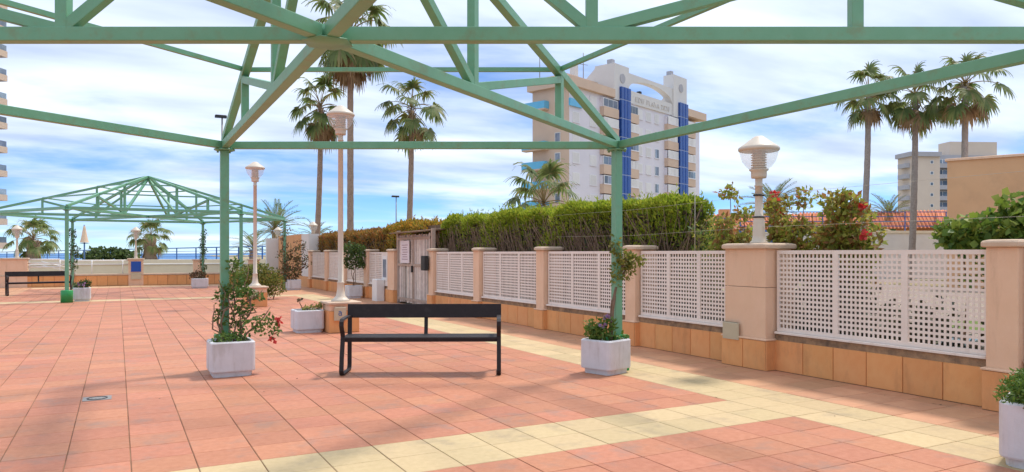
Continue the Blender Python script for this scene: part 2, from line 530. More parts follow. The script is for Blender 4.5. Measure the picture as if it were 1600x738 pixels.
def leaf_mesh(name, P, size, mat, rng, aspect=0.5, droop=0.0, dirs=None, jitter=0.4):
    """one mesh of small folded leaf blades at the points P (n,3)"""
    P = np.asarray(P, float)
    n = len(P)
    D = rng.normal(size=(n, 3))
    if dirs is not None:
        D = D * 0.7 + dirs * 1.2
    D[:, 2] -= droop
    D /= np.linalg.norm(D, axis=1)[:, None] + 1e-9
    U = rng.normal(size=(n, 3))
    S = np.cross(D, U)
    S /= np.linalg.norm(S, axis=1)[:, None] + 1e-9
    N = np.cross(S, D)
    L = size * (1 + jitter * rng.uniform(-1, 1, n))[:, None]
    Wd = L * aspect * 0.5
    v = np.empty((n, 4, 3))
    v[:, 0] = P
    v[:, 1] = P + D * L * 0.5 + S * Wd + N * Wd * 0.35
    v[:, 2] = P + D * L
    v[:, 3] = P + D * L * 0.5 - S * Wd + N * Wd * 0.35
    me = bpy.data.meshes.new(name)
    me.vertices.add(n * 4)
    me.vertices.foreach_set('co', v.reshape(-1))
    me.loops.add(n * 4)
    me.loops.foreach_set('vertex_index', np.arange(n * 4, dtype=np.int32))
    me.polygons.add(n)
    me.polygons.foreach_set('loop_start', np.arange(0, n * 4, 4, dtype=np.int32))
    me.polygons.foreach_set('loop_total', np.full(n, 4, dtype=np.int32))
    me.materials.append(M[mat])
    me.update(calc_edges=True)
    me.validate()
    return me


def stems_mesh(paths, r0, r1, n=5):
    mb = MB()
    for p in paths:
        k = len(p)
        mb.tube(p, [r0 + (r1 - r0) * i / (k - 1) for i in range(k)], n)
    return mb


# ------------------------------------------------------------------ the setting: ground, sea, paving
T = 0.40
X0, Y0 = 0.08, 5.358                     # tile grid origin
struct('ground', MB().add([(-130, -90, -0.06), (600, -90, -0.06), (600, 600, -0.06), (60, 600, -0.06), (13, 50, -0.06), (-11, 107, -0.06), (-20, 150, -0.06), (-130, 150, -0.06)],
                          [tuple(range(8))]), 'earth')
struct('sea', MB().add([(-40000, -20000, -5), (40000, -20000, -5), (40000, 40000, -5), (-40000, 40000, -5)], [(0, 1, 2, 3)]), 'sea')


def zone(i, j):
    """tile kind at grid cell (i, j)"""
    x, y = X0 + (i + .5) * T, Y0 + (j + .5) * T
    if x > 7.2 or y > 37.0 or x < -14 or y < -3:
        return None
    if x > X0 + 15 * T:
        return 'tan'
    if y > Y0 + 52 * T:                 # beyond the far cross band
        if x > 4.0 or x < -3.2 - max(0, (y - 30) * -0.15):
            return 'tan'
        if y > 36.2:
            return 'tan'
        if y > 35.5:
            return 'yellow'
        return 'red'
    if x > X0 + 13 * T:
        return 'yellow'
    if -2 <= j < 0 or 50 <= j < 52:
        return 'yellow'
    return 'red'


cells = {'red': [], 'yellow': [], 'tan': []}
fwx, fwy = math.sin(0.4925), math.cos(0.4925)
for i in range(-36, 19):
    for j in range(-21, 80):
        k = zone(i, j)
        if k:
            x, y = X0 + (i + .5) * T, Y0 + (j + .5) * T
            d = x * fwx + y * fwy
            l = x * fwy - y * fwx
            vis = d > 3.4 and abs(l / d) < 0.76
            cells[k].append((0 if vis else 1, d, i, j))
rng0 = random.Random(4)
PAVE = {'red': ('red_paving', 0.0), 'yellow': ('yellow_band', 0.0), 'tan': ('walkway', 0.0)}
for k, (pname, _) in PAVE.items():
    base = MB()
    for (_, _, i, j) in cells[k]:
        x, y = X0 + i * T, Y0 + j * T
        base.add([(x, y, -0.005), (x + T, y, -0.005), (x + T, y + T, -0.005), (x, y + T, -0.005)], [(0, 1, 2, 3)])
    root = struct(pname, base, 'grout')
    g2 = 0.0034
    tm = MB()
    tm.cbox(-T / 2 + g2, T / 2 - g2, -T / 2 + g2, T / 2 - g2, -0.02, 0.0, 0.003)
    tmesh = tm.mesh('tile', k)
    order = sorted(cells[k])
    rest = MB()
    for idx, (v, d, i, j) in enumerate(order):
        x, y = X0 + (i + .5) * T, Y0 + (j + .5) * T
        dz = rng0.uniform(0, 0.0015)
        if idx < 300 and v == 0:
            link('tile', tmesh, root, (x, y, dz), (rng0.uniform(-.002, .002), rng0.uniform(-.002, .002), rng0.uniform(-.003, .003)))
        else:
            a = T / 2 - g2 - 0.001
            rest.add([(x - a, y - a, dz), (x + a, y - a, dz), (x + a, y + a, dz), (x - a, y + a, dz)], [(0, 1, 2, 3)])
    if rest.v:
        o = rest.build('tiles', k, root)
        o['kind'] = 'stuff'

# ------------------------------------------------------------------ garden wall on the right
WX = 7.15
wall = thing('garden_wall', 'long peach garden wall with orange tiled plinth and white perforated panels', 'wall')
PIL = [(0.95, 0.32), (3.78, 0.32), (6.82, 0.74), (9.28, 0.30), (12.08, 0.32), (14.9, 0.34), (17.62, 0.34), (20.75, 0.62), (23.3, 0.36), (25.9, 0.36), (28.45, 0.38), (31.2, 0.40)]


def tile_panel(y0, y1, z0, z1):
    m = MB()
    m.cbox(-0.012, 0.012, y0, y1, z0, z1, 0.003)
    return m


clad_cache = {}


def clad_x(parent, x, y0, y1, z0, z1, n=None):
    """tiles on a face looking to -X"""
    n = n or max(1, round((y1 - y0) / 0.4))
    w = (y1 - y0) / n
    key = (round(w, 3), round(z1 - z0, 3))
    if key not in clad_cache:
        h = z1 - z0
        m = MB().add([(0, .003, .003), (0, w - .003, .003), (0, w - .003, h - .003), (0, .003, h - .003),
                      (-.012, .007, .007), (-.012, w - .007, .007), (-.012, w - .007, h - .007), (-.012, .007, h - .007)],
                     [(4, 7, 6, 5), (0, 4, 5, 1), (1, 5, 6, 2), (2, 6, 7, 3), (3, 7, 4, 0)])
        clad_cache[key] = m.mesh('tile', 'clad')
    for k in range(n):
        link('tile', clad_cache[key], parent, (x, y0 + k * w, z0))


def clad_y(parent, y, x0, x1, z0, z1):
    """tiles on a face looking to -Y"""
    n = max(1, round((x1 - x0) / 0.4))
    w = (x1 - x0) / n
    h = z1 - z0
    m = MB().add([(.003, 0, .003), (w - .003, 0, .003), (w - .003, 0, h - .003), (.003, 0, h - .003),
                  (.007, -.012, .007), (w - .007, -.012, .007), (w - .007, -.012, h - .007), (.007, -.012, h - .007)],
                 [(4, 5, 6, 7), (0, 1, 5, 4), (1, 2, 6, 5), (2, 3, 7, 6), (3, 0, 4, 7)])
    me = m.mesh('tile', 'clad')
    for k in range(n):
        link('tile', me, parent, (x0 + k * w, y, z0))


def lattice(parent, x, y0, y1, z0, z1, nsub=3):
    """perforated panel in the plane x, looking to -X"""
    mb = MB()
    fr = 0.045
    mb.box(x, x + 0.03, y0, y1, z1 - fr, z1)
    mb.box(x, x + 0.03, y0, y1, z0, z0 + fr)
    ws = (y1 - y0) / nsub
    for k in range(nsub + 1):
        c = y0 + k * ws
        a, b = max(y0, c - fr * .8), min(y1, c + fr * .8)
        mb.box(x - 0.001, x + 0.031, a, b, z0 + fr, z1 - fr)
    for k in range(nsub):
        a, b = y0 + k * ws + (fr * .8), y0 + (k + 1) * ws - (fr * .8)
        nc = max(3, round((b - a) / 0.056))
        nr = round((z1 - z0 - 2 * fr) / 0.056)
        pc, pr = (b - a) / nc, (z1 - z0 - 2 * fr) / nr
        for q in range(1, nc):
            c = a + q * pc
            mb.box(x + 0.011, x + 0.017, c - 0.0115, c + 0.0115, z0 + fr, z1 - fr)
        for q in range(1, nr):
            c = z0 + fr + q * pr
            mb.box(x + 0.010, x + 0.018, a, b, c - 0.0135, c + 0.0135)
    return mb.build('perforated_panel', 'panel', parent)


PLZ = 0.38
for n_, (yc, w) in enumerate(PIL):
    big = w > 0.7
    fx = 6.99 if big else 7.06
    bx_ = WX + 0.36
    if big:
        p = MB().cbox(fx + 0.02, bx_, yc - w / 2 + 0.03, yc + w / 2 - 0.03, 0, 1.02, 0.004).build('pillar', 'stucco', wall)
        MB().cbox(fx + 0.02, bx_, yc - w / 2 + 0.03, yc + w / 2 - 0.03, 1.026, 1.50, 0.004).build('upper_block', 'stucco', p)
    else:
        p = MB().cbox(fx + 0.02, bx_, yc - w / 2 + 0.02, yc + w / 2 - 0.02, 0, 1.50, 0.006).build('pillar', 'stucco', wall)
    q = 0.022
    capm = MB()
    vs_ = []
    for z, i in ((1.50, 0.012), (1.512, 0.0), (1.545, 0.0), (1.562, 0.012), (1.572, 0.05)):
        vs_ += rrect(fx - q + i, bx_ + q - i, yc - w / 2 - q + i, yc + w / 2 + q - i, z, 0.05, 4)
    fs = [(r * 16 + k, r * 16 + (k + 1) % 16, (r + 1) * 16 + (k + 1) % 16, (r + 1) * 16 + k) for r in range(4) for k in range(16)]
    fs += [tuple(range(64, 80)), tuple(range(15, -1, -1))]
    capm.add(vs_, fs).build('cap', 'cap', p)
    hz = PLZ - 0.01
    MB().box(fx - 0.005, bx_ - 0.02, yc - w / 2 + 0.002, yc + w / 2 - 0.002, 0, hz).build('base_block', 'grout', p)
    clad_x(p, fx - 0.005, yc - w / 2, yc + w / 2, 0.002, hz, 2 if big else 1)
    clad_y(p, yc - w / 2 + 0.002, fx - 0.006, WX + 0.02, 0.002, hz)
    MB().cbox(fx - 0.022, bx_, yc - w / 2 - 0.012, yc + w / 2 + 0.012, hz + 0.001, hz + 0.022, 0.008).build('base_trim', 'stucco', p)
SP = []
for a, b in zip(PIL[:-1], PIL[1:]):
    y0, y1 = a[0] + a[1] / 2, b[0] - b[1] / 2
    if abs(b[0] - 20.75) < .01:
        continue                                    # the gate
    SP.append((y0, y1))
for (y0, y1) in SP:
    MB().box(WX, WX + 0.25, y0, y1, 0, 0.458).build('plinth', 'ledge', wall)
    clad_x(wall, WX, y0, y1, 0.002, PLZ)
    MB().cbox(WX - 0.03, WX + 0.27, y0 + .002, y1 - .002, 0.459, 0.485, 0.006).build('ledge', 'panel', wall)
    if y0 > 20.9 and y0 < 21.5:
        lattice(wall, WX + 0.02, y0 + 0.75, y1 - .005, 0.487, 1.48, 2)
    else:
        lattice(wall, WX + 0.02, y0 + .005, y1 - .005, 0.487, 1.48)
# cover plate on the wide pillar
o = tag(MB().cbox(6.955, 6.986, 6.88, 7.16, 0.34, 0.56, 0.012).build('cover_plate', 'box'), 'beige cover plate low on the wide lamp pillar', 'cover plate')
# meter niche beside the gate
mt = thing('meter_cabinet', 'white glazed meter cabinet set in the wall beside the wooden gate', 'cabinet')
MB().box(WX - 0.02, WX + 0.14, 21.09, 21.76, 0.487, 1.48).build('frame', 'panel', mt)
MB().box(WX - 0.035, WX - 0.021, 21.2, 21.62, 0.62, 1.36).build('door', 'white', mt)
MB().box(WX - 0.042, WX - 0.036, 21.26, 21.56, 0.72, 1.26).build('pane', 'pane', mt)
o = MB().cbox(6.86, 7.12, 21.42, 21.86, 0, 0.66, 0.015).build('utility_cabinet', 'white')
tag(o, 'low white utility box standing against the plinth below the meter cabinet', 'utility box')

# ------------------------------------------------------------------ wooden gate with its little roof
gate = thing('wooden_gate', 'weathered grey wooden slat double gate with a small canopy', 'gate', (7.2, 0, 0))
GY0, GY1, GH = 17.82, 20.42, 1.96
rg = random.Random(8)
mid = (GY0 + GY1) / 2
for a, b in ((GY0 + 0.03, mid - 0.01), (mid + 0.01, GY1 - 0.03)):
    leafm = MB()
    n = 19
    w = (b - a) / n
    for k in range(n):
        off = rg.uniform(-.012, .012)
        leafm.bar((off, a + (k + .5) * w, 0.05 + rg.uniform(0, .03)), (off, a + (k + .5) * w, GH + rg.uniform(-.03, .02)), 0.03, w * rg.uniform(.7, .86), (0, 1, 0))
    lf = leafm.build('gate_leaf', 'wood', gate)
    lf['kind'] = 'stuff'
    f = MB()
    for z in (0.16, 1.12, GH - .1):
        f.box(-0.045, -0.02, a, b, z - 0.035, z + 0.035)
    f.box(-0.04, -0.018, a, a + .05, 0.05, GH)
    f.box(-0.04, -0.018, b - .05, b, 0.05, GH)
    f.build('gate_frame', 'woodframe', gate)
MB().box(-0.09, -0.05, mid - .03, mid + .03, 0.92, 1.1).build('lock', 'dark', gate)
rf = MB().add([(-0.28, GY0 + .1, 2.0), (-0.28, GY1 + .02, 2.0), (0.7, GY1 + .02, 2.1), (0.7, GY0 + .1, 2.1), (-0.28, GY0 + .1, 2.035), (-0.28, GY1 + .02, 2.035), (0.7, GY1 + .02, 2.135), (0.7, GY0 + .1, 2.135)],
              [(0, 1, 2, 3), (4, 7, 6, 5), (0, 4, 5, 1), (1, 5, 6, 2), (2, 6, 7, 3), (3, 7, 4, 0)]).build('canopy', 'twig', gate)
for y in (GY0 - .05, GY1 + .02):
    MB().box(-0.03, 0.06, y - .045, y + .045, 0, 2.1).build('gate_post', 'woodframe', gate)
nt_ = thing('notice', 'pale printed notice sheet fixed to the left leaf of the wooden gate', 'notice', (7.13, 0, 0))
MB().box(-0.012, 0, 19.3, 19.98, 1.17, 1.8).build('sheet', 'paper', nt_)
for k in range(7):
    MB().box(-0.015, -0.0125, 19.42 + (k % 3) * .03, 19.88 - (k % 2) * .06, 1.27 + k * .066, 1.27 + k * .066 + .018).build('print_line', 'ink', nt_)
tag(MB().cbox(6.93, 7.045, 17.66, 17.92, 1.0, 1.38, 0.01).build('mailbox', 'dark'), 'small black letter box on the pillar right of the wooden gate', 'letter box')
# hut behind the gate
hut = thing('garden_hut', 'low dark roofed hut just behind the wooden gate', 'hut', (9.2, 20.0, 0))
MB().box(-0.9, 0.9, -1.4, 1.4, 0, 2.1).build('wall', 'stucco', hut)
MB().box(-1.1, 1.1, -1.65, 1.65, 2.1, 2.26).build('roof', 'twig', hut)

# ------------------------------------------------------------------ lamps
LAMP = {}


def lamp_mesh(h):
    """cream lantern of total height h"""
    if h in LAMP:
        return LAMP[h]
    hd = h - 0.58
    lowb = [(0.0, 0.0), (0.115, 0.0), (0.112, 0.02), (0.088, 0.04), (0.078, 0.1), (0.072, 0.3), (0.062, 0.33), (0.066, 0.335), (0.066, 0.355), (0.052, 0.36)]
    c = MB().lathe((lowb if h < 2 else [(0.0, 0.0), (0.17, 0.0), (0.17, 0.02), (0.135, 0.045), (0.085, 0.10), (0.068, 0.2), (0.062, 0.33), (0.066, 0.335), (0.066, 0.355), (0.052, 0.36)]) +
                   ([(0.05, 1.0)] if h > 2 else []) + [(0.046, hd - 0.11), (0.056, hd - 0.108), (0.056, hd - .09), (0.046, hd - .088), (0.046, hd)], 20).mesh('column', 'lampw')
    col = MB().lathe([(0.046, hd), (0.092, hd), (0.098, hd + 0.03), (0.098, hd + 0.085), (0.12, hd + 0.1), (0.12, hd + 0.115), (0.06, hd + 0.118)], 20).mesh('collar', 'lampw')
    bowl = MB().lathe([(0.115, hd + 0.112), (0.16, hd + 0.15), (0.205, hd + 0.21), (0.232, hd + 0.29), (0.240, hd + 0.345)], 24).mesh('glass_bowl', 'glass')
    lv = MB()
    for k in range(7):
        z = hd + 0.125 + k * 0.032
        lv.lathe([(0.075, z), (0.098, z + 0.006), (0.098, z + 0.014), (0.075, z + 0.026)], 16)
    lv.lathe([(0.07, hd + 0.115), (0.07, hd + 0.35)], 12)
    louv = lv.mesh('louvre', 'lampw')
    cap = MB().lathe([(0.0, hd + 0.34), (0.20, hd + 0.338), (0.245, hd + 0.345), (0.258, hd + 0.362), (0.257, hd + 0.385), (0.24, hd + 0.402), (0.17, hd + 0.452), (0.09, hd + 0.512), (0.055, hd + 0.535), (0.04, hd + 0.54), (0.0, hd + 0.542)], 28).mesh('cap', 'lampw')
    LAMP[h] = [('column', c), ('collar', col), ('glass_bowl', bowl), ('louvre', louv), ('cap', cap)]
    return LAMP[h]


def lamp(label, loc, h, group, sc=1.0):
    t = thing('street_lamp', label, 'lamp', loc, 0, group)
    t.scale = (sc, sc, 1)
    for n, me in lamp_mesh(h):
        link(n, me, t)
    return t


lw = lamp('cream lantern on the wide wall pillar, ringed by two wires', (7.26, 6.82, 1.57), 1.42, 'short cream lanterns on wall pillars')
for z in (0.34, 0.62):
    MB().lathe([(0.064, z - .012), (0.072, z - .008), (0.072, z + .008), (0.064, z + .012)], 16).build('wire_clamp', 'dark', lw)
lamp('tall cream lamp post on the tiled pedestal behind the near bench', (3.64, 13.5, 0.56), 3.66, 'tall cream lamp posts')
lamp('tall cream lamp post on the pedestal in front of the yellowish shrub', (3.29, 20.9, 0.55), 3.42, 'tall cream lamp posts')
lamp('small cream lantern above the far end of the garden wall', (7.85, 33.8, 1.5), 1.42, 'short cream lanterns on wall pillars', .8)
lamp('small cream lantern rising behind the white far wall', (7.75, 41.6, 1.5), 1.42, 'short cream lanterns on wall pillars', .85)
lamp('small cream lantern on the orange pillar at far left', (-3.75, 37.25, 1.25), 1.42, 'short cream lanterns on wall pillars', .8)
lamp('small cream lantern on the far pillar with the blue panel', (0.72, 37.2, 1.22), 1.45, 'short cream lanterns on wall pillars', .76)


def pedestal(label, x, y, w, h, mark):
    t = thing('lamp_pedestal', label, 'pedestal', (x, y, 0))
    MB().box(-w / 2 + .012, w / 2 - .012, -w / 2 + .012, w / 2 - .012, 0, h - .16).build('core', 'grout', t)
    clad_y(t, -w / 2 + .012, -w / 2 + .004, w / 2 - .004, 0.002, h - .16)
    clad_x(t, -w / 2 + .012, -w / 2 + .004, w / 2 - .004, 0.002, h - .16)
    MB().cbox(-w / 2 + .015, w / 2 - .015, -w / 2 + .015, w / 2 - .015, h - .159, h - .04, .006).build('upper_block', 'stucco', t)
    MB().cbox(-w / 2 - .03, w / 2 + .03, -w / 2 - .03, w / 2 + .03, h - .04, h, .012).build('cap', 'cap', t)
    b = MB().cbox(-.20, .02, -w / 2 - .05, -w / 2 - .002, h - .33, h - .09, .01).build('junction_box', 'box', t)
    if mark:
        f = w / 2 + .0515
        mk = MB()
        pts = []
        for k in range(9):
            a = R(20 + 40 * k)
            pts.append((-.02 + .024 * math.cos(a), -f, h - .215 + .024 * math.sin(a)))
        mk.tube(pts, 0.007, 6)
        mk.tube([(-.045, -f, h - .172), (-.02, -f, h - .164), (.004, -f, h - .18), (.006, -f, h - .243)], 0.007, 6)
        mk.v = [(x - .08, y, z) for x, y, z in mk.v]
        mk.build('blue_mark', 'blue', b)
    return t


pedestal('orange tiled lamp pedestal behind the near bench with a marked junction box', 3.64, 13.5, 0.56, 0.56, True)
pedestal('orange tiled lamp pedestal beside the yellowish shrub', 3.29, 20.9, 0.56, 0.55, False)

# ------------------------------------------------------------------ pergolas
HEX_N = [(1.167, 9.718), (5.456, 7.417), (5.426, 2.215), (1.108, -0.686), (-3.181, 1.615), (-3.151, 6.817)]
HEX_F = [(-1.602, 34.356), (3.262, 34.507), (5.838, 29.987), (3.548, 25.316), (-1.316, 25.164), (-3.892, 29.685)]
ZB, ZA = 2.783, 4.238


def pergola(label, H6, sleeves):
    cx_, cy_ = sum(p[0] for p in H6) / 6, sum(p[1] for p in H6) / 6
    t = thing('pergola', label, 'pergola', (cx_, cy_, 0), 0, 'hexagonal green steel pergolas')
    P = [Vector((x - cx_, y - cy_, 0)) for x, y in H6]
    apex = Vector((0, 0, ZA))
    for k, p in enumerate(P):
        q = P[(k + 1) % 6]
        post = MB().box(p.x - .05, p.x + .05, p.y - .05, p.y + .05, 0, ZB - .065).build('post', 'green', t)
        bevel(post, .006)
        fl = MB().lathe([(0, ZB - .064), (.125, ZB - .064), (.125, ZB - .046), (0, ZB - .046)], 8, (p.x, p.y, 0))
        for a in range(4):
            an = R(45 + 90 * a)
            fl.tube([(p.x + .1 * math.cos(an), p.y + .1 * math.sin(an), ZB - .085), (p.x + .1 * math.cos(an), p.y + .1 * math.sin(an), ZB - .03)], .014, 6)
        fl.build('flange', 'green', post)
        if sleeves[k] == 'round':
            MB().lathe([(0, 0), (.16, 0), (.16, .35), (.15, .362), (.05, .362)], 20, (p.x, p.y, 0)).build('base_sleeve', 'green_base', post)
        elif sleeves[k] == 'square':
            MB().cbox(p.x - .115, p.x + .115, p.y - .115, p.y + .115, 0, .44, .012).build('base_sleeve', 'green_base', post)
        d = (q - p).normalized()
        bevel(MB().bar(p + d * .05 + Vector((0, 0, ZB)), q - d * .05 + Vector((0, 0, ZB)), .08, .088).build('perimeter_beam', 'green', t), .005)
        rad = p.normalized()
        b0 = p - rad * .03 + Vector((0, 0, ZB + .002))
        b1 = rad * .09 + Vector((0, 0, ZB + .002))
        bevel(MB().bar(b0, b1, .082, .086).build('bottom_chord', 'green', t), .005)
        top0 = p + Vector((0, 0, ZB + .055))
        bevel(MB().bar(top0, apex - (apex - top0).normalized() * .06, .078, .08).build('top_chord', 'green', t), .005)
        V = []
        for fr in (1 / 3, 2 / 3):
            f = p * (1 - fr)
            zt = ZB + .055 + (ZA - ZB - .055) * fr
            V.append((f + Vector((0, 0, ZB)), f + Vector((0, 0, zt))))
            bevel(MB().bar(f + Vector((0, 0, ZB + .04)), f + Vector((0, 0, zt - .03)), .072, .072, rad).build('vertical_strut', 'green', t), .004)
        for a, b in ((V[0][1] - Vector((0, 0, .07)), V[1][0] + Vector((0, 0, .03))), (V[1][0] + Vector((0, 0, .03)), apex - Vector((0, 0, .08)))):
            dd = (b - a).normalized()
            bevel(MB().bar(a + dd * .035, b - dd * .035, .068, .07).build('diagonal_strut', 'green', t), .004)
        for fr in (1 / 3, 2 / 3):
            zt = ZB + .055 + (ZA - ZB - .055) * fr + .035
            a, b = p * (1 - fr), q * (1 - fr)
            dd = (b - a).normalized()
            MB().bar(a + dd * .03 + Vector((0, 0, zt)), b - dd * .03 + Vector((0, 0, zt)), .04, .042).build('purlin', 'green', t)
    MB().lathe([(0, ZB - .048), (.16, ZB - .048), (.16, ZB - .041), (0, ZB - .041)], 6).build('hub_plate', 'green', t)
    MB().lathe([(0, ZB - .04), (.075, ZB - .04), (.075, ZB + .05), (0, ZB + .05)], 12).build('hub', 'green', t)
    MB().lathe([(0, ZA - .13), (.07, ZA - .13), (.07, ZA + .02), (0, ZA + .03)], 12).build('finial', 'green', t)
    return t


pergola('near green steel pergola whose roof trusses cross the top of the view', HEX_N, ['square', 'square', 'square', 'square', 'square', 'square'])
pergola('far green steel pergola with its whole pointed roof in view', HEX_F, [None, None, None, 'round', 'round', 'round'])

# ------------------------------------------------------------------ benches


def bench(label, loc, rz):
    t = thing('bench', label, 'bench', loc, rz, 'black metal benches')
    Lh = 0.925
    path = [(.235, .645), (.225, .44), (.215, .07), (.20, .03), (.165, .012), (-.215, .012), (-.25, .024), (-.27, .06), (-.245, .22), (-.195, .40),
            (-.185, .455), (-.20, .50), (-.24, .545), (-.262, .59), (-.26, .635), (-.225, .66), (-.12, .668), (.21, .67)]
    for s in (-1, 1):
        MB().sweep([(y, z, s * Lh, .02) for y, z in path], .05).build('side_frame', 'bench', t)
        MB().sweep([(y, z, s * (Lh - .0), .016) for y, z in [(.228, .40), (.238, .66), (.262, .81)]], .052).build('back_post', 'bench', t)
    for k in range(4):
        y0 = -.205 + k * .102
        MB().cbox(-Lh - .02, Lh + .02, y0, y0 + .092, .425, .45, .005).build('seat_slat', 'bench', t)
    MB().box(-Lh, Lh, -.18, -.15, .392, .424).build('seat_rail', 'bench', t)
    MB().box(-Lh, Lh, .12, .15, .392, .424).build('seat_rail', 'bench', t)
    MB().box(-.03, .03, -.19, .2, .40, .4235).build('centre_bracket', 'bench', t)
    b = MB().add([(-Lh - .03, .222, .645), (Lh + .03, .222, .645), (Lh + .03, .245, .815), (-Lh - .03, .245, .815), (-Lh - .03, .246, .642), (Lh + .03, .246, .642), (Lh + .03, .268, .812), (-Lh - .03, .268, .812)],
                 [(0, 1, 2, 3), (7, 6, 5, 4), (0, 4, 5, 1), (1, 5, 6, 2), (2, 6, 7, 3), (3, 7, 4, 0)]).build('backrest', 'bench', t)
    bevel(b, .006)
    MB().sweep([(y, z, 0.02, .016) for y, z in [(.19, .40), (.23, .5), (.25, .66)]], .045).build('back_post', 'bench', t)


bench('black metal bench nearest the camera, standing between two planters', (3.26, 8.37, 0), R(-27))
bench('black metal bench far off at the left beside the green sleeve post', (-2.42, 30.35, 0), R(13))

# ------------------------------------------------------------------ planters
PLM = {}


def planter_mesh(w, h, r):
    key = (w, h, r)
    if key not in PLM:
        a = w / 2
        vs_ = []
        rings = [(a - .035, 0, r), (a - .03, .055, r), (a - .004, .062, r), (a, .075, r), (a, h - .015, r), (a - .012, h, r), (a - .04, h, r * .7), (a - .05, h - .05, r * .7)]
        for q, z, rr in rings:
            vs_ += rrect(-q, q, -q, q, z, rr, 5)
        n = 20
        fs = [(i * n + k, i * n + (k + 1) % n, (i + 1) * n + (k + 1) % n, (i + 1) * n + k) for i in range(len(rings) - 1) for k in range(n)]
        fs.append(tuple(range(n - 1, -1, -1)))
        body = MB().add(vs_, fs).mesh('body', 'planter')
        soil = MB().add(rrect(-a + .045, a - .045, -a + .045, a - .045, h - .045, r * .7, 5), [tuple(range(20))]).mesh('soil', 'soil')
        PLM[key] = (body, soil)
    return PLM[key]


def planter(label, x, y, rz=0, w=.48, h=.41, r=.06):
    t = thing('planter', label, 'planter', (x, y, 0), rz, 'white concrete planters')
    b, s = planter_mesh(w, h, r)
    link('body', b, t)
    link('soil', s, t)
    return t


planter('white planter with a red-flowered vine at the left pergola post', 1.19, 9.33, 0, .5)
planter('white planter at the right pergola post holding a twisted stem', 5.22, 7.32, R(17), .46)
planter('white planter with a dry twig beside the lamp pedestal', 3.08, 13.72, 0, .52)
planter('white planter cut by the right edge holding a fine leaved mound', 5.61, 2.67, R(20), .56, .44, .1)
planter('white planter beside the bright green round post sleeve', -0.95, 25.75, 0, .46)
planter('white planter far off under a vine clad post, before the far wall', 3.0, 33.0, 0, .62)
planter('white planter with a small bushy tree against the garden wall', 6.72, 23.35, 0, .48)
planter('white planter behind the russet climber near the far wall corner', 6.1, 29.6, 0, .52)
planter('white planter barely entering at the left edge beside the far bench', -3.95, 30.6, 0, .46)

# ------------------------------------------------------------------ potted plants


def ellipsoid_points(rng, n, c, rad, surface=0.5, lump=0.25):
    d = rng.normal(size=(n, 3))
    d /= np.linalg.norm(d, axis=1)[:, None]
    r = rng.uniform(0, 1, n) ** (1 / (3 + 4 * surface))
    k = rng.normal(size=(6, 3)) * 2.2
    ph = rng.uniform(0, 6.28, 6)
    bump = 1 + lump * np.sin(d @ k.T + ph).mean(axis=1) * 1.8
    return np.asarray(c) + d * (r * bump)[:, None] * np.asarray(rad)


def bushy(name, label, cat, loc, blobs, mat, size, n, seed, stems=(), aspect=0.55, flowers=None, group=None, extra=None, droop=0.0):
    """plant: leaves spread in blobs (cx,cy,cz,rx,ry,rz,weight) on stems"""
    rng = np.random.default_rng(seed)
    t = thing(name, label, cat, loc, 0, group)
    tot = sum(b[6] for b in blobs)
    pts = []
    for b in blobs:
        k = max(4, int(n * b[6] / tot))
        pts.append(ellipsoid_points(rng, k, b[:3], b[3:6]))
    pts = np.concatenate(pts)
    pts = pts[pts[:, 2] > 0.02]
    link('foliage', leaf_mesh('foliage', pts, size, mat, rng, aspect, droop), t)
    if extra:
        m2, s2, frac = extra
        idx = rng.choice(len(pts), int(len(pts) * frac), replace=False)
        link('foliage', leaf_mesh('foliage', pts[idx] + rng.normal(size=(len(idx), 3)) * .02, s2, m2, rng, aspect, droop), t)
    if stems:
        stems_mesh(stems, 0.014, 0.005).build('stem', 'twig', t)
    if flowers:
        fm, fpts, fs = flowers
        for p in fpts:
            q = np.array(p) + rng.normal(size=(16, 3)) * fs * 0.28
            link('flower', leaf_mesh('flower', q, fs, fm, rng, 0.8), t)
    return t


def wiggle(rng, a, b, n=6, amp=0.04):
    a, b = np.array(a, float), np.array(b, float)
    out = []
    for i in range(n):
        f = i / (n - 1)
        p = a + (b - a) * f + rng.normal(size=3) * amp * math.sin(math.pi * f)
        out.append(tuple(p))
    return out


rs = np.random.default_rng(11)
# vine on the left post
st = [wiggle(rs, (.05, .05, 0), (.08, .3, .5), 6, .05), wiggle(rs, (-.05, .1, 0), (.1, .35, 1.0), 9, .06), wiggle(rs, (.1, .0, 0), (.45, -.05, .42), 6, .04),
      wiggle(rs, (-.1, .05, 0), (-.1, .3, .75), 9, .07), wiggle(rs, (.05, .2, .3), (.4, .2, .62), 6, .05), wiggle(rs, (.1, .1, 0), (.25, .3, .9), 8, .06),
      wiggle(rs, (-.15, 0, 0), (-.16, .25, .45), 7, .05), wiggle(rs, (.1, .05, 0), (.3, .15, .6), 7, .05), wiggle(rs, (0, .05, 0), (.02, .3, .7), 7, .06)]
bushy('vine', 'leafy green vine with red flowers climbing the left pergola post', 'plant', (1.19, 9.33, .37),
      [(0, 0, .05, .22, .2, .09, 3), (.12, .2, .25, .12, .12, .12, 1.0), (.3, -.02, .22, .17, .12, .11, 1.2), (.46, -.04, .17, .12, .1, .12, .9), (.16, .22, .6, .15, .13, .09, 1.4), (.3, .22, .54, .11, .09, .05, .6), (-.06, .24, .55, .09, .1, .16, 1.2),
       (.14, .26, .78, .10, .1, .10, .7), (.05, .3, .92, .06, .06, .1, .3), (-.1, .2, .3, .07, .07, .12, .6), (.18, .2, .42, .14, .12, .09, .9), (.12, .3, .98, .06, .06, .06, .25)],
      'vine', .05, 1350, 5, st, 0.6, ('flower', [(.54, -.08, .27), (.46, -.1, .04)], .05))
